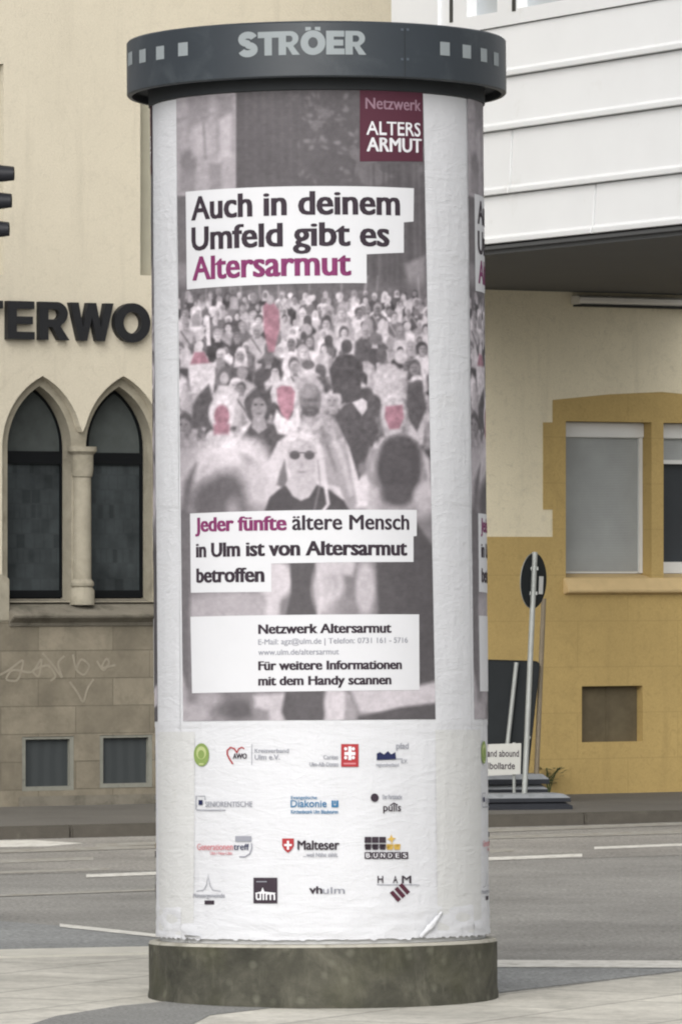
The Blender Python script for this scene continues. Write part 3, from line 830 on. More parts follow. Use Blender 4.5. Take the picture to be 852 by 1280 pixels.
yaw = R(61); ux = Vector((math.cos(yaw), math.sin(yaw), 0)); nz = ux.cross(ax).normalized()
ux = ax.cross(nz).normalized()
rd = 34.5 / FPX * dS
m_ = MB(); seg = 48
def disc(m_, c0, r_, d0, d1, mi=0):
    v = [c0 + (ux * math.cos(2 * math.pi * k / seg) + ax * math.sin(2 * math.pi * k / seg)) * r_ + nz * d0 for k in range(seg)]
    v += [p + nz * (d1 - d0) for p in v]
    m_.add(v, [tuple(range(seg))[::-1], tuple(range(seg, 2 * seg))] + [(k, (k + 1) % seg, seg + (k + 1) % seg, seg + k) for k in range(seg)], mi)
disc(m_, loc(c_), rd, -.002, .002)
dd = m_.build('sign_disc', M['sign_back'], RS)
m_ = MB(); disc(m_, loc(c_), rd + .004, -.006, -.0025); m_.build('sign_rim', M['galv'], dd)
cs = c_ + ux * (.5 * rd) - ax * (.15 * rd)
m_ = MB()
side = -1 if nz.y > 0 else 1
local_box_tilted(m_, loc(cs) + nz * side * .0085, ux, nz, ax, .030, .002, .062); m_.build('sticker', M['white_plastic'], dd)
for t_ in (.45, -.45):
    m_ = MB(); local_box_tilted(m_, loc(c_) + ax * rd * t_ + Vector((0, -.03, 0)), Vector((1, 0, 0)), Vector((0, 1, 0)), Vector((0, 0, 1)), .026, .02, .012); m_.build('clamp', M['galv'], RS)
base_plate(RS, 565, 709, R(14), dS - .05, PV, .05, .36, 'rubber')
base_plate(RS, 566, 706, R(14), dS - .02, PV + .052, .055, .38)
# rectangular board seen from behind
dB = 44.9
BD = empty('rectangular_sign', (at(640, 990, dB).x, dB, PV), (0, 0, 0), 'dark rounded board seen from behind with grey struts standing on stacked feet', 'traffic sign')
loc2 = lambda p: Vector(p) - BD.location
def rounded(pts, r_, n=5):
    out = []
    m = len(pts)
    for i in range(m):
        p, a_, b_ = Vector(pts[i]), Vector(pts[i - 1]), Vector(pts[(i + 1) % m])
        d1, d2 = (a_ - p).normalized(), (b_ - p).normalized()
        s_, e_ = p + d1 * r_, p + d2 * r_
        for k in range(n + 1):
            t_ = k / n; out.append(tuple(s_ * (1 - t_) ** 2 + p * 2 * t_ * (1 - t_) + e_ * t_ ** 2))
    return out
def px_poly(pts, d, slope=0.0):
    """pixel outline -> local x,z on an upright board at depth d"""
    return [((x - CX) / FPX * d, H + (HY - y) / FPX * d) for x, y in pts]
bo = rounded([Vector(p) for p in px_poly([(560, 986), (657, 986), (674, 827), (572, 824)], dB)], .045)
m_ = MB(); m_.xz_prism([(x - BD.location.x, z - PV) for x, z in bo], -.004, .004); bb_ = m_.build('board', M['sign_back'], BD)
m_ = MB(); bo2 = [(x - BD.location.x, z - PV) for x, z in bo]; cxm = sum(p[0] for p in bo2) / len(bo2); czm = sum(p[1] for p in bo2) / len(bo2)
plate(m_, [(cxm + (x - cxm) * 1.014, czm + (z - czm) * 1.01) for x, z in bo2], [bo2], -.012, .006); m_.build('rim', M['sign_back'], bb_)
m_ = MB(); m_.tube([loc2(at(630, 965, dB - .04)), loc2(at(645, 828, dB - .04))], .016, 12); m_.build('strut', M['galv'], BD, smooth=True)
m_ = MB(); m_.tube([loc2(at(669, 990, dB + .05)), loc2(at(679, 748, dB + .05))], .018, 12); m_.build('pole', M['pole_brown'], BD, smooth=True)
m_ = MB(); m_.lathe([(0, -.022), (.012, -.018), (.022, 0), (.012, .018), (0, .022)], 14)
kb_ = m_.build('reflector', M['white_plastic'], BD, smooth=True); kb_.location = loc2(at(659, 922, dB - .09))
for i_ in range(3):
    base_plate(BD, 560, 676 + i_ * 2, R(10), dB + .02, PV + .071 * i_, .068, .40)
# small white notice
dN = 44.3
NS = empty('notice_board', (at(625, 960, dN).x, dN, PV), (0, 0, 0), 'small white notice with two lines of black writing low beside the column', 'notice sign')
loc3 = lambda p: Vector(p) - NS.location
nb = px_poly([(588, 971), (650, 968), (651, 929), (588, 931)], dN)
m_ = MB(); m_.xz_prism([(x - NS.location.x, z - PV) for x, z in nb], -.004, .004); pnl = m_.build('panel', M['sign_white'], NS, bevel=.002)
for sx in (592, 642):
    m_ = MB(); m_.tube([loc3(at(sx, 1003, dN + .03)), loc3(at(sx, 928, dN + .03))], .011, 8); m_.build('leg', M['galv'], NS)
for body, yb, x0, x1 in (('Radstand abound', 946, 590, 648), ('Mobilbollarde', 961.5, 590, 643)):
    tv, tf = text2d(body, .012); wv_ = max(p[0] for p in tv)
    a_ = at(x0, yb, dN); b_ = at(x1, yb, dN); kx = (b_.x - a_.x) / wv_; kz = 8.2 / FPX * dN
    m_ = MB(); m_.add([(a_.x - NS.location.x + p[0] * kx, -.0062, a_.z - PV + p[1] * kz) for p in tv], tf); m_.build('writing', M['ink'], pnl)

# weed in the wall foot
wx = at(678, 975, 45.9); fu, fz = fac(680, 992)
wp_ = Vector((O.x, O.y, 0)) + Vector((U.x, U.y, 0)) * fu + Vector((N.x, N.y, 0)) * .06
WD = empty('weed', (wp_.x, wp_.y, PV), (0, 0, 0), 'small dark weed growing at the foot of the ochre wall', 'plant')
m_ = MB(); mst = MB()
for k in range(46):
    a_ = random.uniform(0, 6.28); r_ = random.uniform(.0, .09); z_ = random.uniform(.08, .20)
    p = Vector((math.cos(a_) * r_ + (z_ - .1) * .3, math.sin(a_) * r_ * .5, z_))
    dv = Vector((math.cos(a_), math.sin(a_), random.uniform(-.2, .7))).normalized(); sd = dv.cross(Vector((0, 0, 1))).normalized()
    l_ = random.uniform(.03, .06)
    dv.z *= .5; m_.add([p, p + dv * l_ * .5 + sd * l_ * .38, p + dv * l_, p + dv * l_ * .5 - sd * l_ * .38], [(0, 1, 2, 3)])
for k in range(5): mst.tube([(0, 0, 0), (random.uniform(-.03, .03), 0, .1), (random.uniform(-.06, .09), random.uniform(-.03, .03), .2)], .004, 6)
m_.build('leaves', M['leaf'], WD, recalc=False); mst.build('stems', M['leaf'], WD)

# ------------------------------------------------------------------ traffic light at the left edge
dT = 42.6
TL = empty('traffic_light', ((-42 - CX) / FPX * dT, dT, PV), (0, 0, 0), 'traffic light seen from the side with three black visors at the left', 'traffic light')
sc = dT / FPX
def tl(x, y): return Vector(((x + 42) * sc, 0, H - PV + (HY - y) * sc))
m_ = MB(); m_.tube([(-.12, 0, 0), (-.12, 0, tl(0, 150).z)], .055, 18); m_.build('pole', M['galv'], TL, smooth=True)
hp = [tl(-52, 196), tl(-12, 198), tl(-20, 312), tl(-60, 310)]
m_ = MB(); m_.xz_prism([(p.x, p.z) for p in hp], -.10, .10); hsg = m_.build('housing', M['tl'], TL, bevel=.012)
for y_ in (215, 295):
    m_ = MB(); m_.box(-.12, tl(-50, 0).x, -.02, .02, tl(0, y_).z - .02, tl(0, y_).z + .02); m_.build('bracket', M['galv'], TL)
for xe, yc in ((18, 217.5), (15, 251.5), (12, 287)):
    m_ = MB(); n = 20
    bx, ex = tl(-16 - (18 - xe) * .8, 0).x, tl(xe, 0).x
    rings = []
    for j, (x_, r_, zz) in enumerate(((bx, .078, tl(0, yc - 1).z), (bx + (ex - bx) * .55, .062, tl(0, yc + .5).z), (ex - .004, .052, tl(0, yc + .2).z), (ex, .048, tl(0, yc + .2).z))):
        rings.append((x_, r_, zz))
    for off in (0, -.006):
        v = []
        for x_, r_, zz in rings:
            cut = .5
            for k in range(n + 1):
                a_ = R(-50 + 280 * k / n); v.append((x_ + (.0 if k not in (0, n) else 0), (r_ + off) * 1.25 * math.cos(a_), zz + (r_ + off) * math.sin(a_)))
        f = [(j * (n + 1) + k, j * (n + 1) + k + 1, (j + 1) * (n + 1) + k + 1, (j + 1) * (n + 1) + k) for j in range(len(rings) - 1) for k in range(n)]
        m_.add(v, f)
    m_.build('visor', M['tl_top'], hsg, smooth=True, recalc=False)

# ------------------------------------------------------------------ the advertising column
DC = FPX * H / (1250 - HY)
XC = (404 - CX) / FPX * DC
LEAN = (R(-1.47), -9 / 1202, 0)
COL = empty('advertising_column', (XC, DC, .0), LEAN, 'tall round advertising column covered in posters with slate grey crown', 'advertising column')
MC = Matrix.Translation((XC, DC, 0)) @ Matrix.Rotation(LEAN[1], 4, 'Y') @ Matrix.Rotation(LEAN[0], 4, 'X')
MCI = MC.inverted()
RS_ = 207 / FPX * DC; RB = 217.5 / FPX * DC; RCW = 238.5 / FPX * (DC - .09)
h_base = .247; h_c0, h_c1 = 3.664, 3.884
def cyl(x, y, r=None):
    """photo pixel -> (angle from the front, height) on the column's surface"""
    r = r or RS_
    ro = MCI @ Vector((0, 0, H)); rd_ = (MCI.to_3x3() @ Vector(((x - CX) / FPX, 1, (HY - y) / FPX)))
    a_ = rd_.x ** 2 + rd_.y ** 2; b_ = 2 * (ro.x * rd_.x + ro.y * rd_.y); c_ = ro.x ** 2 + ro.y ** 2 - r * r
    D = b_ * b_ - 4 * a_ * c_
    t = (-b_ - math.sqrt(max(D, 0))) / (2 * a_)
    p = ro + rd_ * t
    return math.atan2(p.x, -p.y), p.z
def pix(th, h, r=None):
    r = r or RS_
    p = MC @ Vector((r * math.sin(th), -r * math.cos(th), h)); return (CX + p.x / p.y * FPX, HY - (p.z - H) / p.y * FPX)

m_ = MB(); m_.lathe([(0, -.05), (RB + .004, -.05), (RB + .004, .03), (RB, .05), (RB, h_base - .012)], 128); m_.build('base', M['base'], COL, smooth=True)
m_ = MB(); m_.lathe([(RB, h_base - .012), (RB - .004, h_base - .002), (RB - .012, h_base), (0, h_base)], 128); m_.build('base_rim', M['base_rim'], COL, smooth=True)
m_ = MB(); m_.lathe([(0, h_base + .001), (RS_ - .012, h_base + .001), (RS_ - .012, h_base + .03), (RS_ - .001, h_base + .035), (RS_ - .001, h_c0 - .01)], 160); m_.build('shaft', M['paper_old'], COL, smooth=True)
m_ = MB(); m_.lathe([(RS_ + .002, h_c0 - .045), (RS_ + .012, h_c0 - .04), (RS_ + .012, h_c0 + .02)], 128); m_.build('collar', M['under'], COL, smooth=True)
m_ = MB()
m_.lathe([(0, h_c1 + .03), (RCW * .7, h_c1 + .02), (RCW - .03, h_c1 + .004), (RCW - .006, h_c1), (RCW, h_c1 - .006), (RCW, h_c0 + .006), (RCW - .006, h_c0), (RCW - .02, h_c0), (RCW - .022, h_c0 + .03)], 160)
cw = m_.build('crown', M['crown'], COL, smooth=True)
m_ = MB(); m_.lathe([(RCW - .022, h_c0 + .03), (RS_ + .02, h_c0 + .035), (RS_ + .013, h_c0 + .021)], 128); m_.build('crown_underside', M['under'], COL, smooth=True)

def wrap(mb, v2, f2, r, mi=0, step=.012):
    """bend flat geometry (arc metres, height) round the column at radius r, cut into narrow vertical slices first"""
    bm = bmesh.new()
    vs = [bm.verts.new((a_, b_, 0)) for a_, b_ in v2]
    for f in f2:
        try: bm.faces.new([vs[i] for i in f])
        except ValueError: pass
    x0 = min(p[0] for p in v2); x1 = max(p[0] for p in v2)
    k = math.floor(x0 / step) + 1
    while k * step < x1:
        bmesh.ops.bisect_plane(bm, geom=bm.verts[:] + bm.edges[:] + bm.faces[:], dist=1e-6, plane_co=(k * step, 0, 0), plane_no=(1, 0, 0))
        k += 1
    bm.verts.index_update()
    out = [(r * math.sin(v.co.x / RS_), -r * math.cos(v.co.x / RS_), v.co.y) for v in bm.verts]
    fs = [tuple(v.index for v in f.verts) for f in bm.faces]
    # faces look outwards
    g = []
    for f in fs:
        a_, b_, c_ = (Vector(out[i]) for i in f[:3]); nrm = (b_ - a_).cross(c_ - a_)
        g.append(f if nrm.dot(Vector((a_.x, a_.y, 0))) > 0 else f[::-1])
    mb.add(out, g, mi); bm.free()
def cpoly(px): return [(RS_ * cyl(*p)[0], cyl(*p)[1]) for p in px]
LAY = [0]
def lay(k): LAY[0] += 1; return RS_ + .0048 + .0006 * k + .000004 * LAY[0]
def pshape(mb, px, k, mi=0):
    p = cpoly(px); v, f = fill2d(p); wrap(mb, v, f, lay(k), mi)
def prect(mb, x0, y0, x1, y1, k, mi=0): pshape(mb, [(x0, y1), (x1, y1), (x1, y0), (x0, y0)], k, mi)
def ellp(cx, cy, rx, ry, a0=0, a1=350, n=28): return [(cx + rx * math.cos(R(a0 + (a1 - a0) * i / n)), cy + ry * math.sin(R(a0 + (a1 - a0) * i / n))) for i in range(n + 1)]
def ptext(mb, body, x0, x1, yb, cap, k=3, mi=0, bold=.0, yb1=None, heavy=0):
    """a line of print whose baseline runs from (x0, yb) to (x1, yb1)"""
    yb1 = yb if yb1 is None else yb1
    thick = bold > 0 and 'M' in body
    if thick: bold = .0                                # the built-in font's M cannot be offset
    t0, h0 = cyl(x0, yb); t1, h1 = cyl(x1, yb1)
    v, f = text2d(body, bold); wd = max(p[0] for p in v)
    kx = (t1 - t0) * RS_ / wd; kz = cap / FPX * DC
    offs = [(j * .036, 0) for j in range(1 + heavy)]
    if thick: offs = [(-.01, 0), (.02, 0), (.05, 0), (.08, 0), (.035, .022), (.035, -.022)]
    elif bold == 0 and not heavy: offs = [(0, 0), (.05, 0)]
    for ox, oz in offs:
        wrap(mb, [(t0 * RS_ + p[0] * kx + ox * kz, h0 + (h1 - h0) * p[0] / wd + (p[1] + oz) * kz) for p in v], f, lay(k), mi)

# -- crowd photograph printed on the poster: tones worked out on a grid, one value per print dot
PX0, PY0, PW, PH = 205, 92, 360, 830
img = np.zeros((PH, PW, 3)); yy, xx = np.mgrid[0:PH, 0:PW]; yy = yy + PY0 + .5; xx = xx + PX0 + .5
TINT = np.array([1.0, .972, 1.0])
def gcol(c): return np.array(c) if hasattr(c, '__len__') else c * TINT
def over(mask, c): img[:] = img * (1 - mask[..., None]) + gcol(c) * mask[..., None]
def sub(cx, cy, rx, ry):
    m = 1.6
    x0 = max(int(cx - rx * m - PX0) - 3, 0); x1 = min(int(cx + rx * m - PX0) + 3, PW); y0 = max(int(cy - ry * m - PY0) - 3, 0); y1 = min(int(cy + ry * m - PY0) + 3, PH)
    return slice(y0, max(y1, y0)), slice(x0, max(x1, x0))
def el(cx, cy, rx, ry, c, soft=1.0, rot=0.0, op=1.0):
    mr = max(rx, ry) + soft * 2
    s = sub(cx, cy, mr, mr); X, Y = xx[s] - cx, yy[s] - cy
    if X.size == 0: return
    ca, sa = math.cos(rot), math.sin(rot); a, b = X * ca + Y * sa, -X * sa + Y * ca
    dd_ = (np.sqrt((a / rx) ** 2 + (b / ry) ** 2) - 1) * min(rx, ry)
    m = np.clip(.5 - dd_ / (2 * soft), 0, 1) * op
    img[s] = img[s] * (1 - m[..., None]) + gcol(c) * m[..., None]
def pg(pts, c, soft=1.2, op=1.0):
    xs = [p[0] for p in pts]; ys = [p[1] for p in pts]
    s = sub((min(xs) + max(xs)) / 2, (min(ys) + max(ys)) / 2, (max(xs) - min(xs)) / 2 + 6, (max(ys) - min(ys)) / 2 + 6)
    X, Y = xx[s], yy[s]
    if X.size == 0: return
    ins = np.zeros(X.shape, bool); dist = np.full(X.shape, 1e9); n = len(pts)
    for i in range(n):
        (xa, ya), (xb, yb) = pts[i], pts[(i + 1) % n]
        cond = (ya > Y) != (yb > Y)
        if yb != ya: ins ^= cond & (X < (xb - xa) * (Y - ya) / (yb - ya) + xa)
        L2 = (xb - xa) ** 2 + (yb - ya) ** 2 or 1
        t = np.clip(((X - xa) * (xb - xa) + (Y - ya) * (yb - ya)) / L2, 0, 1)
        dist = np.minimum(dist, np.hypot(X - xa - t * (xb - xa), Y - ya - t * (yb - ya)))
    sd = np.where(ins, -dist, dist); m = np.clip(.5 - sd / (2 * soft), 0, 1) * op
    img[s] = img[s] * (1 - m[..., None]) + gcol(c) * m[..., None]
def st(pts, wd, c, soft=1.2, op=1.0):
    pg(ribbon(pts, wd / 2), c, soft, op)
def fbm(scale, seed=0, sx=1.0, sy=1.0):
    out = np.zeros((PH, PW)); amp = 1; r_ = np.random.default_rng(seed)
    for o in range(4):
        n0, n1 = max(int(PH / scale * sy), 2) + 2, max(int(PW / scale * sx), 2) + 2
        g = r_.random((n0, n1)); ya = np.linspace(0, n0 - 1.001, PH); xa = np.linspace(0, n1 - 1.001, PW)
        yi, xi = ya.astype(int), xa.astype(int); fy, fx = (ya - yi)[:, None], (xa - xi)[None]
        fy = fy * fy * (3 - 2 * fy); fx = fx * fx * (3 - 2 * fx)
        a = g[yi][:, xi] * (1 - fy) * (1 - fx) + g[yi + 1][:, xi] * fy * (1 - fx) + g[yi][:, xi + 1] * (1 - fy) * fx + g[yi + 1][:, xi + 1] * fy * fx
        out += (a - .5) * amp; amp *= .55; scale *= .5
    return out
DK, MD, LT = .44, .60, .80
PINK = (.665, .535, .58)
img[:] = .50 * TINT
pg([(200, 92), (296, 92), (296, 245), (200, 245)], .70, 1.5)                      # pale house front, left
for a_ in ((226, 190, 246, 240), (262, 205, 278, 240), (236, 118, 262, 165), (272, 120, 292, 190)):
    pg([(a_[0], a_[1]), (a_[2], a_[1]), (a_[2], a_[3]), (a_[0], a_[3])], .62, 3)
el(237, 204, 9, 16, .56, 3); pg([(240, 160), (262, 150), (262, 190), (242, 196)], .76, 4); pg([(274, 150), (290, 140), (290, 195), (276, 200)], .77, 3)
st([(252, 95), (258, 200)], 3, .62, 2); st([(222, 150), (296, 138)], 3, .64, 2)
pg([(296, 92), (560, 92), (560, 380), (296, 380)], .435, 1.2)                       # dark house and tree
for k in range(7): st([(308 + k * 11, 100), (309 + k * 11, 236)], 2.5, .46, 2, .7)
n1 = fbm(60, 3); n2 = fbm(16, 5)
mt = np.clip((xx - 350) / 30, 0, 1) * np.clip((250 - yy) / 20, 0, 1)
over(np.clip((n1 + n2 * .8) * 2.2 - .25, 0, .45) * mt, .60)
for k in range(40): el(random.uniform(372, 446), random.uniform(118, 232), random.uniform(1.5, 5), random.uniform(1, 3), random.choice((.54, .58, .62)), 1.5, random.random() * 3, .6)
for k in range(12): st([(460 + k * 6.2, 205), (461 + k * 6.4, 372)], random.uniform(1.5, 4), random.choice((.40, .50, .55, .47)), 1.6, .7)
pg([(505, 330), (530, 320), (530, 372), (512, 372)], .60, 3)
pg([(219, 330), (296, 330), (296, 372), (219, 372)], .60, 4)
pg([(219, 355), (560, 355), (560, 420), (219, 420)], .49, 8)
for k in range(16): st([(222 + k * 21 + random.uniform(-6, 6), 345), (226 + k * 21 + random.uniform(-14, 14), 420)], random.uniform(1, 3), random.choice((.42, .64, .70)), 1.2, .7)
pg([(219, 410), (560, 410), (560, 660), (219, 660)], .58, 10)
def person(x, y, s, seed):
    """one figure of the crowd; y is the chin, s the height of the head"""
    r_ = random.Random(seed)
    top_ = r_.choice((.38, .42, .46, .52, .66, .76, .82, .86, .72)); sk = r_.choice((.64, .70, .76, .58, .80)); hr = r_.choice((.42, .46, .52, .78, .68, .84, .62))
    sw = s * r_.uniform(.75, 1.0)
    pg([(x - sw * .35, y), (x - sw, y + s * .45), (x - sw * 1.05, y + s * 2.6), (x + sw * 1.05, y + s * 2.6), (x + sw, y + s * .45), (x + sw * .35, y)], top_, max(s * .12, .9))
    if r_.random() < .6: st([(x - sw * .85, y + s * .6), (x - sw * 1.1, y + s * 1.7)], s * .35, sk if r_.random() < .5 else top_ * .88, .9, .8)
    if r_.random() < .5: st([(x + sw * .85, y + s * .6), (x + sw * .7, y + s * 1.8)], s * .3, top_ * .84, .9, .7)
    if r_.random() < .4: st([(x - sw * .5, y + s * .2), (x + sw * .5, y + s * 1.6)], s * .14, r_.choice((.42, .8)), .8, .7)
    pg([(x - s * .16, y - s * .2), (x + s * .16, y - s * .2), (x + s * .22, y + s * .2), (x - s * .22, y + s * .2)], sk * .93, .9)
    lh = r_.choice((.34, .36, .42))
    el(x, y - s * .52, s * lh, s * .46, hr, max(s * .07, .8))
    if r_.random() < .3: pg([(x - s * .38, y - s * .5), (x + s * .38, y - s * .5), (x + s * .46, y + s * .35), (x - s * .46, y + s * .35)], hr, max(s * .1, .9))
    if r_.random() < .68:
        dx = r_.uniform(-.08, .08) * s
        el(x + dx, y - s * .34, s * .29, s * .36, sk, max(s * .06, .8)); el(x + dx + s * .14, y - s * .28, s * .12, s * .28, sk * .84, max(s * .1, .9), 0, .7)
        if s > 12:
            for q in (-1, 1): el(x + dx + q * s * .12, y - s * .46, s * .06, s * .035, sk * .68, .8)
            el(x + dx, y - s * .2, s * .09, s * .03, sk * .75, .8)
            el(x + dx + s * .04, y - s * .34, s * .03, s * .09, sk * .88, .9)
row = 372.0; sd_ = 0
while row < 560:
    s = 8 + (row - 370) * .105
    x = 205 + random.uniform(0, s * 2)
    while x < 560:
        sd_ += 1
        person(x, row + random.uniform(-.4, .4) * s, s * random.uniform(.7, 1.3), sd_); x += s * random.uniform(1.15, 2.6)
    row += s * .74
# figures one can pick out
pg([(329, 384), (333, 378), (342, 378), (349, 388), (350, 410), (343, 440), (336, 440), (330, 412)], PINK, 1.6); el(338, 375, 5, 6, .68, 1)
el(250, 432, 5, 6, .86, 1); pg([(240, 452), (244, 440), (256, 440), (262, 452), (270, 458), (238, 458)], PINK, 1.5)
pg([(236, 456), (271, 453), (268, 492), (240, 492)], .84, 1.6); st([(260, 395), (262, 432)], 5, .86, 1)
pg([(252, 490), (262, 480), (268, 500), (270, 535), (240, 535), (242, 505)], .46, 2); pg([(270, 492), (274, 482), (290, 482), (298, 494), (296, 512), (268, 512)], .80, 2); el(282, 469, 8, 11, .48, 1.5); el(281, 473, 5.5, 7.5, .72, 1.2)
el(385, 462, 9, 11, .80, 1.2); el(385, 456, 8, 6, .50, 1); pg([(366, 480), (378, 468), (394, 468), (404, 482), (406, 510), (366, 510)], .72, 2)
pg([(411, 462), (420, 446), (428, 443), (440, 443), (450, 451), (453, 468), (448, 492), (416, 492)], .41, 1.5); el(433, 433, 7, 9, .42, 1.2)
pg([(466, 470), (474, 456), (492, 455), (503, 466), (502, 500), (484, 508), (466, 500)], .80, 2); el(476, 444, 7, 10, .50, 1.2)
el(500, 446, 8, 9, .80, 1.5); pg([(508, 478), (526, 476), (532, 510), (520, 540), (506, 520)], .45, 2)
pg([(372, 560), (372, 540), (380, 518), (392, 512), (412, 520), (428, 538), (436, 570), (440, 602), (446, 630), (436, 640), (424, 610), (396, 600)], .68, 2)
st([(412, 535), (428, 575), (440, 620)], 7, .75, 2); st([(400, 530), (420, 590)], 5, .60, 2)
pg([(418, 520), (430, 506), (448, 502), (466, 516), (472, 540), (456, 585), (448, 600), (436, 560)], .43, 1.8); pg([(440, 503), (452, 498), (462, 505), (452, 520)], .80, 1.2); el(440, 487, 11, 14, .42, 1.2)
el(467, 507, 9, 14, .44, 1.5)
el(388, 500, 13.5, 20, .54, 1.6); el(386, 490, 10, 9, .64, 2.5); st([(379, 500), (397, 500)], 4, .46, 1.5, .8); el(389, 507, 3, 4, .60, 1.5); el(388, 514, 10, 7, .45, 1.8); st([(384, 513), (392, 513)], 1.2, .56, .8); pg([(374, 522), (388, 535), (402, 522), (404, 530), (388, 545), (372, 532)], .74, 1.2)
pg([(296, 575), (304, 545), (314, 530), (332, 527), (350, 535), (357, 555), (352, 578), (330, 582)], .44, 1.8)
el(324, 508, 17, 23, .43, 2); el(324, 511, 9.5, 14, .62, 1.4); pg([(317, 522), (331, 522), (334, 535), (324, 542), (315, 534)], .66, 1.2); el(320, 506, 2, 1.3, .42, .8); el(328, 506, 2, 1.3, .42, .8); el(324, 517, 3, 1.1, .48, .8)
pg([(342, 528), (346, 512), (352, 520), (362, 524), (372, 508), (376, 530), (362, 545), (348, 542)], .84, 1.8); el(357, 492, 16, 17, .80, 1.5); pg([(346, 486), (352, 482), (364, 483), (369, 490), (367, 512), (360, 526), (352, 518), (347, 502)], PINK, 1.5)
el(278, 517, 16, 22, .84, 2); pg([(256, 565), (262, 545), (272, 536), (286, 536), (300, 548), (306, 570)], .80, 2.5); el(278, 520, 9.5, 14, PINK, 1.6); pg([(268, 530), (288, 530), (287, 544), (268, 544)], PINK, 2)
el(491, 517, 16, 25, .76, 2.2); st([(477, 505), (486, 495), (500, 497)], 3, .86, 2, .8); st([(506, 510), (509, 535), (504, 548)], 4, .66, 2, .7); pg([(458, 640), (462, 575), (474, 548), (494, 540), (516, 548), (536, 575), (540, 640)], .76, 2.5); pg([(481, 508), (502, 506), (504, 522), (498, 536), (486, 537), (480, 522)], PINK, 1.6)
st([(466, 560), (458, 585), (470, 610)], 9, .66, 2.5); el(452, 586, 5, 8, .58, 2)
# foreground: blurred pale hair at the left, woman with sunglasses, dark head at the right
el(280, 590, 54, 42, .79, 10); el(246, 618, 22, 44, .77, 8, .35); el(322, 596, 24, 40, .76, 8, -.25); el(292, 562, 34, 16, .83, 7); st([(236, 640), (240, 600), (262, 566), (290, 552)], 7, .86, 4, .7); st([(262, 590), (286, 572), (312, 574)], 5, .87, 4, .5); st([(326, 570), (340, 600), (336, 640)], 7, .83, 4, .7)
pg([(238, 646), (250, 612), (272, 592), (294, 590), (306, 606), (312, 646)], .50, 9); el(272, 628, 30, 28, .48, 9); el(310, 574, 8, 4, .58, 4, .6, .7); el(292, 638, 8, 14, .62, 5); st([(256, 604), (282, 588), (302, 596)], 3, .66, 3, .5)
pg([(222, 660), (232, 600), (246, 580), (238, 640)], .52, 4)
pg([(334, 580), (348, 552), (362, 541), (378, 538), (394, 545), (404, 562), (408, 600), (414, 632), (398, 640), (352, 640), (346, 604)], .82, 2.0)
pg([(346, 606), (350, 590), (356, 575), (360, 602), (356, 612)], .52, 2)
pg([(330, 641), (337, 622), (350, 611), (362, 604), (392, 604), (412, 613), (430, 626), (438, 641)], .41, 1.6)
pg([(357, 606), (364, 594), (390, 594), (396, 606), (386, 622), (376, 626), (366, 620)], .76, 1.4)
pg([(359, 562), (364, 552), (376, 548), (390, 552), (396, 564), (394, 588), (384, 602), (375, 604), (365, 598), (360, 582)], .75, 1.2)
el(368.5, 569, 6.5, 5.5, .44, .9); el(386.5, 569, 6.5, 5.5, .46, .9); st([(374, 566), (381, 566)], 1.6, .50, .7); st([(360, 566), (396, 566)], 1.2, .52, .7, .6)
el(377, 579, 2, 5, .70, 1.2); el(377, 590, 5, 1.5, .62, .9)
st([(398, 555), (404, 590), (410, 630), (402, 641)], 4, .84, 1.4); st([(397, 575), (400, 605), (392, 641)], 2, .62, 1.2, .7)
el(506, 630, 36, 30, .70, 6); pg([(474, 640), (480, 612), (516, 612), (524, 640)], .66, 3)
el(498, 586, 29, 39, .415, 5); el(500, 566, 24, 22, .42, 4); el(496, 618, 20, 14, .44, 4); el(529, 596, 4, 8, .62, 2); el(530, 622, 14, 18, .76, 4)
# below the second text panel
pg([(219, 650), (560, 650), (560, 910), (219, 910)], .57, 6)
pg([(222, 770), (240, 745), (300, 738), (345, 742), (350, 790), (222, 790)], .70, 7); el(345, 725, 22, 24, .84, 4); pg([(335, 740), (352, 735), (348, 775), (330, 775)], .82, 3)
pg([(362, 690), (404, 690), (400, 720), (394, 750), (398, 775), (356, 775), (364, 740)], .42, 2)
el(410, 735, 20, 36, .78, 4); st([(396, 700), (402, 740), (398, 775)], 4, .84, 3); el(428, 756, 17, 10, .60, 5, -.5, .85); st([(412, 700), (420, 735)], 3, .68, 3, .7); pg([(396, 690), (446, 690), (440, 720), (400, 715)], .80, 3); el(456, 735, 12, 34, .76, 3); 
pg([(468, 662), (520, 655), (546, 690), (548, 860), (470, 860), (472, 760)], .41, 2.5)
pg([(219, 640), (240, 640), (238, 860), (219, 860)], .50, 3)
pg([(219, 862), (560, 862), (560, 912), (219, 912)], .60, 3); pg([(219, 800), (236, 870), (236, 912), (219, 912)], .74, 3)
el(292, 872, 52, 20, .52, 8); el(300, 888, 20, 12, .44, 5); el(262, 872, 16, 12, .68, 5); el(246, 892, 16, 14, .72, 5); el(328, 880, 14, 18, .60, 4)
pg([(318, 870), (360, 866), (360, 910), (338, 908), (336, 888), (320, 884)], .80, 3); pg([(357, 862), (408, 862), (404, 908), (360, 908), (352, 890)], .43, 2.5); el(418, 878, 13, 26, .80, 3); pg([(400, 910), (424, 862), (436, 870), (428, 910)], .82, 3)
pg([(438, 862), (520, 858), (548, 850), (548, 884), (468, 892), (450, 890)], .80, 3); pg([(448, 896), (500, 884), (548, 878), (548, 912), (440, 912)], .42, 2.5); pg([(432, 866), (446, 890), (440, 910), (430, 908)], .66, 3)
pk = np.clip((img[..., 0] - img[..., 1] - .06) * 9, 0, 1)[..., None]; img[:] = img * (1 + pk * (fbm(9, 33) * .16 + fbm(24, 35) * .12)[..., None])
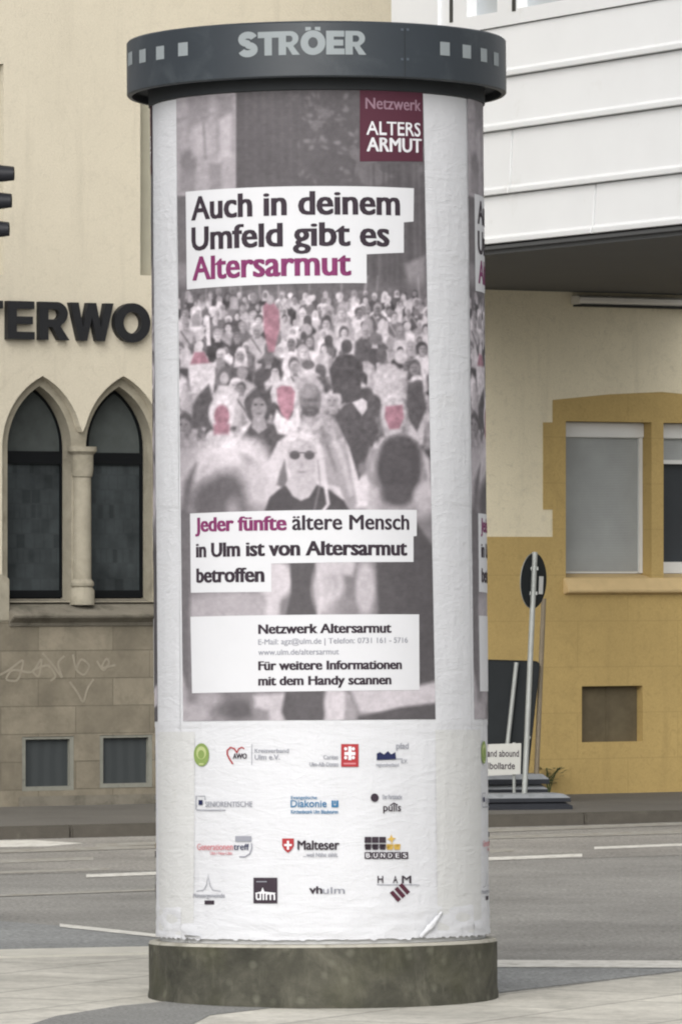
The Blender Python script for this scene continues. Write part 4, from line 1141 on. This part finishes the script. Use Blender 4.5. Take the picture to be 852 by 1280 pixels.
gr = fbm(5, 9) * .09 * np.where((yy > 360) & (yy < 560), 1.6, .7) + fbm(40, 21) * .06 + (rng.random((PH, PW)) - .5) * .06
img[:] = np.clip(img * (1 + gr[..., None]), 0, 1)
for it in range(1):                                                                  # soften like a half-tone print
    img[1:-1, 1:-1] = (img[1:-1, 1:-1] * 2 + img[:-2, 1:-1] + img[2:, 1:-1] + img[1:-1, :-2] + img[1:-1, 2:]) / 6
# lift towards the poster's washed-out contrast, then to reflectance
cf = np.clip((yy - 350) / 20, 0, 1) * np.clip((646 - yy) / 8, 0, 1) * .10
img[:] = img + (img - .62) * cf[..., None]
lv = np.clip(-.10 + img * 1.035, 0, 1)
refl = np.where(lv <= .04045, lv / 12.92, ((lv + .055) / 1.055) ** 2.4) * .92
def dot(px, py):
    fx = min(max(px - PX0 - .5, 0), PW - 1.001); fy = min(max(py - PY0 - .5, 0), PH - 1.001); i, j = int(fy), int(fx); a_, b_ = fy - i, fx - j
    return refl[i, j] * (1 - a_) * (1 - b_) + refl[i + 1, j] * a_ * (1 - b_) + refl[i, j + 1] * (1 - a_) * b_ + refl[i + 1, j + 1] * a_ * b_

TH0 = cyl(226, 500)[0]; TH1 = cyl(535, 500)[0]
tl_, tr_ = cyl(221.5, 130)[0], cyl(527.5, 130)[0]; bl_, br_ = cyl(230, 895)[0], cyl(543, 895)[0]
hp0, hp1 = cyl(400, 900)[1], cyl(400, 109)[1]
PST = empty('poster', (0, 0, 0), (0, 0, 0), parent=COL)
# paper sheet, slightly rippled, ragged lower edge
NS_, NH_ = 150, 420
seams = [cyl(395, q_)[1] for q_ in (908, 628, 318)]; sp0, sp1 = TH0 - R(1.2), TH0 + R(118.6)
hs0, hs1 = h_base + .018, h_c0 - .025
v = []; f = []
for j in range(NH_ + 1):
    for i in range(NS_ + 1):
        th = sp0 + (sp1 - sp0) * i / NS_; t_ = j / NH_; hh = hs0 + (hs1 - hs0) * t_ ** 1.25
        if j == 0: hh += .010 * noise.noise((th * 9, 0, 3)) + .008 * noise.noise((th * 31, 5, 3))
        lowf = max(0, 1 - (hh - hs0) / .22)
        rr = RS_ + .0012 + .0009 * noise.noise((th * 3, hh * 3, 1)) + .0006 * noise.noise((th * 11, hh * 2.5, 9)) + sum(.0014 * max(0, 1 - (hh - q_ - .002 * noise.noise((th * 6, q_, 0))) / .35) for q_ in seams if hh > q_ - .002 * noise.noise((th * 6, q_, 0))) + lowf * (.004 + .006 * noise.noise((th * 5, hh * 28, 7)) * min(1, (hh - hs0) / .03 + .3))
        v.append((rr * math.sin(th), -rr * math.cos(th), hh))
for j in range(NH_):
    for i in range(NS_):
        a_ = j * (NS_ + 1) + i; f.append((a_, a_ + 1, a_ + NS_ + 2, a_ + NS_ + 1))
m_ = MB(); m_.add(v, f); m_.build('paper_sheet', M['paper'], PST, smooth=True)
# printed photograph
GX, GY = 310, 800; v = []; f = []; cols = []
for j in range(GY + 1):
    t_ = j / GY; hh = hp0 + (hp1 - hp0) * t_
    a0_ = bl_ + (tl_ - bl_) * t_; a1_ = br_ + (tr_ - br_) * t_
    for i in range(GX + 1):
        th = a0_ + (a1_ - a0_) * i / GX; px_, py_ = pix(th, hh); rr = RS_ + .0044
        v.append((rr * math.sin(th), -rr * math.cos(th), hh)); cols.append((*dot(px_, py_), 1))
for j in range(GY):
    for i in range(GX):
        a_ = j * (GX + 1) + i; f.append((a_, a_ + 1, a_ + GX + 2, a_ + GX + 1))
me = bpy.data.meshes.new('crowd_photograph'); me.from_pydata(v, [], f); me.materials.append(M['print'])
ca = me.color_attributes.new('print', 'FLOAT_COLOR', 'POINT'); ca.data.foreach_set('color', np.array(cols, dtype=np.float32).ravel())
for p in me.polygons: p.use_smooth = True
po = bpy.data.objects.new('crowd_photograph', me); S.collection.objects.link(po); po.parent = PST

# headline block
m_ = MB(); pshape(m_, [(235, 362), (457.5, 354), (457.5, 318), (503.5, 316), (503.5, 278), (515.5, 277), (516, 235.5), (233.5, 240)], 1); m_.build('headline_panel', M['strip'], PST)
m_ = MB()
ptext(m_, 'Auch in deinem', 240.5, 497, 276, 29, bold=.012, yb1=269.5, heavy=2)
ptext(m_, 'Umfeld gibt es', 241, 484, 314, 29, bold=.012, yb1=308.5, heavy=2)
m_.build('headline_text', M['ink'], PST)
m_ = MB(); ptext(m_, 'Altersarmut', 242, 436.5, 351, 29, bold=.012, yb1=344.5, heavy=2); m_.build('headline_text', M['purple'], PST)
# badge
m_ = MB(); prect(m_, 449, 113, 527, 202, 1); bd = m_.build('badge', M['maroon'], PST)
m_ = MB(); ptext(m_, 'Netzwerk', 456, 524, 136, 13.5, yb1=139); m_.build('badge_text', M['mauve'], PST)
m_ = MB(); ptext(m_, 'ALTERS', 457, 524, 168.5, 16.5, bold=.012, yb1=171); ptext(m_, 'ARMUT', 457.5, 524.5, 189, 16.5, bold=.012, yb1=191); m_.build('badge_text', M['white_ink'], PST)
# second block
m_ = MB(); pshape(m_, [(240, 741), (339.5, 740), (339.5, 704.5), (515.5, 702.5), (515.5, 670.5), (519.5, 670), (519.5, 637.5), (239, 642)], 1); m_.build('statement_panel', M['strip'], PST)
m_ = MB(); ptext(m_, 'Jeder fünfte', 245.5, 357, 665, 17.5, bold=.012, heavy=3, yb1=663); m_.build('statement_text', M['purple'], PST)
m_ = MB(); ptext(m_, 'ältere Mensch', 365.5, 509, 662.5, 17.5, bold=.012, heavy=3, yb1=662)
ptext(m_, 'in Ulm ist von Altersarmut', 246.5, 506, 697, 17.5, bold=.012, heavy=3, yb1=694.5)
ptext(m_, 'betroffen', 247, 329.5, 728.5, 17.5, bold=.012, heavy=3, yb1=727.5); m_.build('statement_text', M['ink'], PST)
# third block
m_ = MB(); pshape(m_, [(241.5, 866.5), (523, 862.5), (522.5, 768), (239.5, 771)], 1); m_.build('contact_panel', M['strip'], PST)
m_ = MB(); ptext(m_, 'Netzwerk Altersarmut', 323.5, 487, 792.5, 11.5, bold=.012, heavy=3, yb1=791)
ptext(m_, 'Für weitere Informationen', 323.5, 500, 838, 11, bold=.012, heavy=3, yb1=836.5)
ptext(m_, 'mit dem Handy scannen', 323.5, 487, 857, 11, bold=.012, heavy=3, yb1=855.5); m_.build('contact_text', M['ink'], PST)
m_ = MB(); ptext(m_, 'E-Mail: agz@ulm.de | Telefon: 0731 161 - 5716', 323.5, 508, 806, 6.6, yb1=803.5); ptext(m_, 'www.ulm.de/altersarmut', 323.5, 423, 819, 6.6, yb1=818); m_.build('contact_text', M['grey_ink'], PST)

# older, yellower sheet showing at the lower right and the curled torn corner
m_ = MB(); pshape(m_, [(546, 1169), (575, 1168), (600, 1163), (599.5, 912), (580, 912), (543, 912)], -2.2); m_.build('older_sheet', M['paper_old'], PST)
fl = MB(); vv = []; nl, nc = 8, 9                      # corner of the sheet rolled back on itself
for i in range(nl + 1):
    t_ = i / nl; th, hh = cyl(523 + 27 * t_ ** .9, 1171 - 31 * t_); q_ = .5 - abs(t_ - .42)
    rad = .004 + .011 * max(q_, .05)
    for j in range(nc):
        an = R(-80 + 255 * j / (nc - 1)); rr = RS_ + .004 + rad * (1 + math.sin(an)); off = rad * 1.5 * math.cos(an)
        vv.append((rr * math.sin(th + off / RS_), -rr * math.cos(th + off / RS_), hh - off * .5 + .003 * math.sin(i * 2.1 + j)))
fl.add(vv, [(i * nc + j, i * nc + j + 1, (i + 1) * nc + j + 1, (i + 1) * nc + j) for i in range(nl) for j in range(nc - 1)])
th_, h__ = cyl(238, 1169)
fl2 = []
for (px_, py_), off in (((233, 1172), .006), ((252, 1175), .006), ((253, 1170), .012), ((238, 1168), .03)):
    th, hh = cyl(px_, py_); rr = RS_ + off; fl2.append((rr * math.sin(th), -rr * math.cos(th), hh))
fl.build('torn_flap', M['paper'], PST, smooth=True, recalc=False)
fl = MB(); fl.add(fl2, [(0, 1, 2, 3)]); fl.build('torn_flap', M['paper'], PST, recalc=False)

# sponsor logos
def logo(draw, mats, label):
    m_ = MB(); draw(m_); o_ = m_.build('sponsor_logo', [M[k] for k in mats], PST); o_['label'] = label
def d1(m): pshape(m, ellp(253, 943.5, 9.5, 14.5), 1, 0); pshape(m, ellp(253, 941, 6, 8), 2, 1); pshape(m, ellp(253, 943, 4, 5.5), 3, 0); prect(m, 250, 954, 256, 956, 2, 1)
logo(d1, ['green_ink', 'lime_ink'], 'green oval emblem')
def d2(m):
    h_ = [(297, 941), (294, 936), (289, 934), (285, 938), (285, 943), (288, 949), (292, 955)]; pshape(m, ribbon(h_, .9), 1, 0)
    h_ = [(297, 941), (299, 936), (303, 934), (306, 936)]; pshape(m, ribbon(h_, .8), 1, 0)
    ptext(m, 'AWO', 292, 309, 948.5, 6.5, 2, 1, .012, heavy=2); ptext(m, 'Kreisverband', 319, 361, 941, 5, 2, 2); ptext(m, 'Ulm e.V.', 319, 350, 949.5, 6, 2, 2); prect(m, 315, 930, 315.8, 956, 1, 2)
logo(d2, ['red_ink', 'ink', 'grey_ink'], 'red open heart beside grey lettering')
def d3(m):
    ptext(m, 'Caritas', 404, 422, 949, 5, 2, 2); ptext(m, 'Ulm-Alb-Donau', 387, 422, 958, 5, 2, 2)
    prect(m, 426, 930, 447.5, 958.5, 1, 0); prect(m, 430, 940, 443.5, 944, 2, 1); prect(m, 434.8, 933, 438.8, 950, 2, 1)
    for q, r_ in ((431.5, 936), (441, 936), (431.5, 947), (441, 947)): pshape(m, ellp(q, r_, 2, 2.2, n=10), 3, 1)
    prect(m, 429, 953.5, 444, 955.5, 2, 3)
logo(d3, ['red_ink', 'white_ink', 'grey_ink', 'pink_ink'], 'red square with white cross')
def d4(m):
    pshape(m, [(470, 950), (494, 949), (493, 940), (488, 943), (484, 939), (479, 943), (474, 940), (470, 942)], 1, 0); ptext(m, 'pfad', 494, 509, 936, 7, 2, 1); ptext(m, 'regionalverband', 469, 497, 958, 4, 2, 1); ptext(m, 'e.V.', 500, 508, 954, 5, 2, 1); prect(m, 494, 948, 502, 949, 1, 1)
logo(d4, ['navy_ink', 'grey_ink'], 'dark blue ragged block')
def d5(m):
    pshape(m, ribbon([(246.5, 1012), (246.5, 995), (257.5, 995), (257.5, 1000)], .5), 1, 0); prect(m, 249.5, 1000, 254.5, 1006, 1, 1); ptext(m, 'SENIORENTISCHE', 258, 316, 1008.5, 6.5, 2, 0); prect(m, 247, 1012, 283, 1013.3, 1, 0)
logo(d5, ['grey_ink', 'navy_ink'], 'grey lettering with small square')
def d6(m):
    ptext(m, 'Evangelische', 364, 396, 999, 4, 2, 0); ptext(m, 'Diakonie', 363.5, 408, 1009, 8.5, 2, 1, .012); ptext(m, 'Kirchenbezirk Ulm Blaubeuren', 364, 422, 1017, 4.5, 2, 0); prect(m, 414, 1000.5, 416.6, 1009, 1, 1); prect(m, 420, 1000.5, 422.6, 1009, 1, 1); prect(m, 417.3, 1000.5, 419.3, 1005, 1, 1); prect(m, 416.6, 1006.5, 420, 1009, 1, 1)
logo(d6, ['blue_ink', 'blue_ink'], 'blue lettering Diakonie')
def d7(m):
    pshape(m, ellp(467.5, 997, 5, 5.2), 1, 0); ptext(m, 'Der Paritätische', 477, 501, 999, 5.5, 2, 1); ptext(m, 'pulls', 478, 500, 1014, 8.5, 2, 0, .012); pshape(m, [(486, 1006.5), (491, 1003), (496, 1005.5), (496, 1006.8), (491, 1004.6), (487, 1007.5)], 2, 0)
logo(d7, ['ink', 'grey_ink'], 'black dot above dark lettering')
def d8(m):
    prect(m, 295, 1045, 315, 1052, 1, 1); ptext(m, 'Generationen', 248, 292, 1062.5, 7.5, 2, 0); ptext(m, 'treff', 293, 312, 1062.5, 7.5, 2, 2); ptext(m, 'Ulm / Neu-Ulm', 264, 291, 1068.5, 4, 2, 0)
    pshape(m, ribbon([(315, 1054), (315.5, 1060), (313, 1067), (307, 1071), (300, 1071)], .8), 1, 1)
logo(d8, ['pink_ink', 'grey_ink', 'navy_ink'], 'pale red and blue lettering with arc')
def d9(m):
    pshape(m, [(353, 1048), (367.5, 1048), (367.5, 1057), (364.5, 1062.5), (360.2, 1066), (356, 1062.5), (353, 1057)], 1, 0); prect(m, 355.5, 1055, 365, 1057.5, 2, 1); prect(m, 359, 1051, 361.6, 1062, 2.4, 1)
    ptext(m, 'Malteser', 372, 423, 1062, 11, 2, 2, .012); ptext(m, '...weil Nähe zählt.', 379, 422, 1071, 5, 2, 3)
logo(d9, ['red_ink', 'white_ink', 'ink', 'grey_ink'], 'red shield beside lettering Malteser')
def d10(m):
    for k in range(3): prect(m, 455 + k * 9, 1046, 463.3 + k * 9, 1053.5, 1, 0)
    pshape(m, [(488, 1043), (489.5, 1047), (494, 1048), (490, 1050), (489, 1055), (487, 1050.5), (482.5, 1049), (486.5, 1047)], 1, 1)
    for k in range(5):
        c = 0 if k < 3 else 1
        pshape(m, ribbon([(455.5 + k * 9, 1055.5), (463 + k * 9, 1055.5), (463 + k * 9, 1062.5), (455.5 + k * 9, 1062.5), (455.5 + k * 9, 1055.8)], .55), 1, c); ptext(m, 'HAUSE'[k], 457 + k * 9, 461.5 + k * 9, 1061.5, 4.6, 2, c)
    for k in range(6):
        prect(m, 455 + k * 9.1, 1065, 463.4 + k * 9.1, 1073.5, 1, 0); ptext(m, 'BUNDES'[k], 456.8 + k * 9.1, 461.5 + k * 9.1, 1072, 5.4, 2, 2)
logo(d10, ['ink', 'yellow_ink', 'white_ink'], 'rows of small black letter boxes with a yellow star')
def d11(m):
    pshape(m, ribbon([(247, 1114), (256, 1112.5), (259.5, 1106), (261.5, 1092), (263.5, 1106), (267, 1112.5), (277, 1114)], .45), 1, 0); ptext(m, 'Münstergemeinde', 243, 282, 1122, 5, 2, 0); prect(m, 257, 1125.5, 269, 1130.5, 1, 1)
logo(d11, ['grey_ink', 'ink'], 'thin grey steeple outline')
def d12(m):
    prect(m, 317.5, 1097, 347, 1129, 1, 0); ptext(m, 'ulm', 320.5, 344.5, 1125, 11.5, 2, 1, .012); pshape(m, [(320, 1116), (327, 1114.5), (329, 1109), (331, 1114.5), (345, 1116), (345, 1117), (320, 1117)], 2, 1); prect(m, 321, 1101.5, 334, 1102.6, 2, 2)
logo(d12, ['ink', 'white_ink', 'grey_ink'], 'black square with white lettering ulm')
def d13(m): ptext(m, 'vh', 386.5, 402, 1117, 9, 2, 0, .012, heavy=2); ptext(m, 'ulm', 403, 430, 1117, 8, 2, 1)
logo(d13, ['ink', 'grey_ink'], 'dark and grey lettering vh ulm')
def d14(m):
    ptext(m, 'H', 471, 478, 1104, 9, 2, 0, .012); ptext(m, 'A', 490, 496, 1104, 9, 2, 0, .012); ptext(m, 'M', 501, 512, 1104, 9, 2, 0, .012); prect(m, 470, 1105.5, 523, 1106.4, 1, 2)
    for k in range(3):
        ox, oy = k * 5.6, -k * 4.6; pshape(m, [(486 + ox, 1116 + oy), (490 + ox, 1112.8 + oy), (500 + ox, 1124 + oy), (496 + ox, 1127.5 + oy)], 2, 1)
logo(d14, ['ink', 'maroon', 'grey_ink'], 'three slanted maroon bars under black letters')

# the same poster again on the other two thirds of the column
for k in (1, 2):
    p2 = PST.copy(); S.collection.objects.link(p2); p2.rotation_euler = (0, 0, R(120) * k)
    for c in [c for c in PST.children if not c.name.startswith('torn')]:
        q = c.copy(); S.collection.objects.link(q); q.parent = p2

# crown lettering, squares, seam rivets
def crect(mb, x0, x1, yc, hp, r, mi=0):
    a0, hh = cyl((x0 + x1) / 2, yc, RCW)
    hw = (cyl(x1, yc, RCW)[0] - cyl(x0, yc, RCW)[0]) / 2; hz = hp / 2 / FPX * DC
    n = 4; v = []
    for i in range(n + 1):
        th = a0 - hw + 2 * hw * i / n
        v += [(r * math.sin(th), -r * math.cos(th), hh - hz), (r * math.sin(th), -r * math.cos(th), hh + hz)]
    mb.add(v, [(2 * i, 2 * i + 2, 2 * i + 3, 2 * i + 1) for i in range(n)], mi)
m_ = MB()
ta, ha = cyl(298.5, 71, RCW); tb, hb_ = cyl(457.5, 69.5, RCW)
_, htop = cyl(395, 39, RCW); hcap = htop - cyl(395, 69, RCW)[1]
adv = 0; placed = []
for ch in 'STRÖER':
    w_, gl = glyph(ch, .305); placed.append((adv, w_, gl)); adv += w_ + (.03 if ch != 'T' else .0)
tot = adv - .03
for a_, w_, gl in placed:
    for o_, hs_ in gl:
        T = lambda p: (RS_ * (ta + (tb - ta) * (a_ + p[0]) / tot), ha + (hb_ - ha) * 0 + p[1] * hcap * (.99 if gl[0] is not None else 1))
        v2, f2 = fill2d([T(p) for p in o_], [[T(p) for p in h_] for h_ in hs_])
        wrap(m_, v2, f2, RCW + .0015)
m_.build('lettering', M['crown_letter'], cw)
for x0, x1, yc in ((160.3, 165.5, 73.5), (174.5, 182.5, 70), (195.5, 205.5, 66), (223, 235, 61.5), (549.5, 561.5, 61), (577.5, 588, 64.5), (600, 608, 69), (616.5, 622.5, 74)):
    m_ = MB(); crect(m_, x0, x1, yc, 16.5, RCW + .0015); m_.build('square_mark', M['crown_letter'], cw)
m_ = MB(); a0, _ = cyl(505.5, 60, RCW)
for i in range(2):
    th = a0 + (i - .5) * .0026
crect(m_, 505.2, 506.0, 66, 58, RCW + .0012); m_.build('seam', M['under'], cw)
for yc in (37, 74):
    for x_ in (502, 509): m_ = MB(); crect(m_, x_ - 1.6, x_ + 1.6, yc, 3, RCW + .0022); m_.build('rivet', M['rivet'], cw)
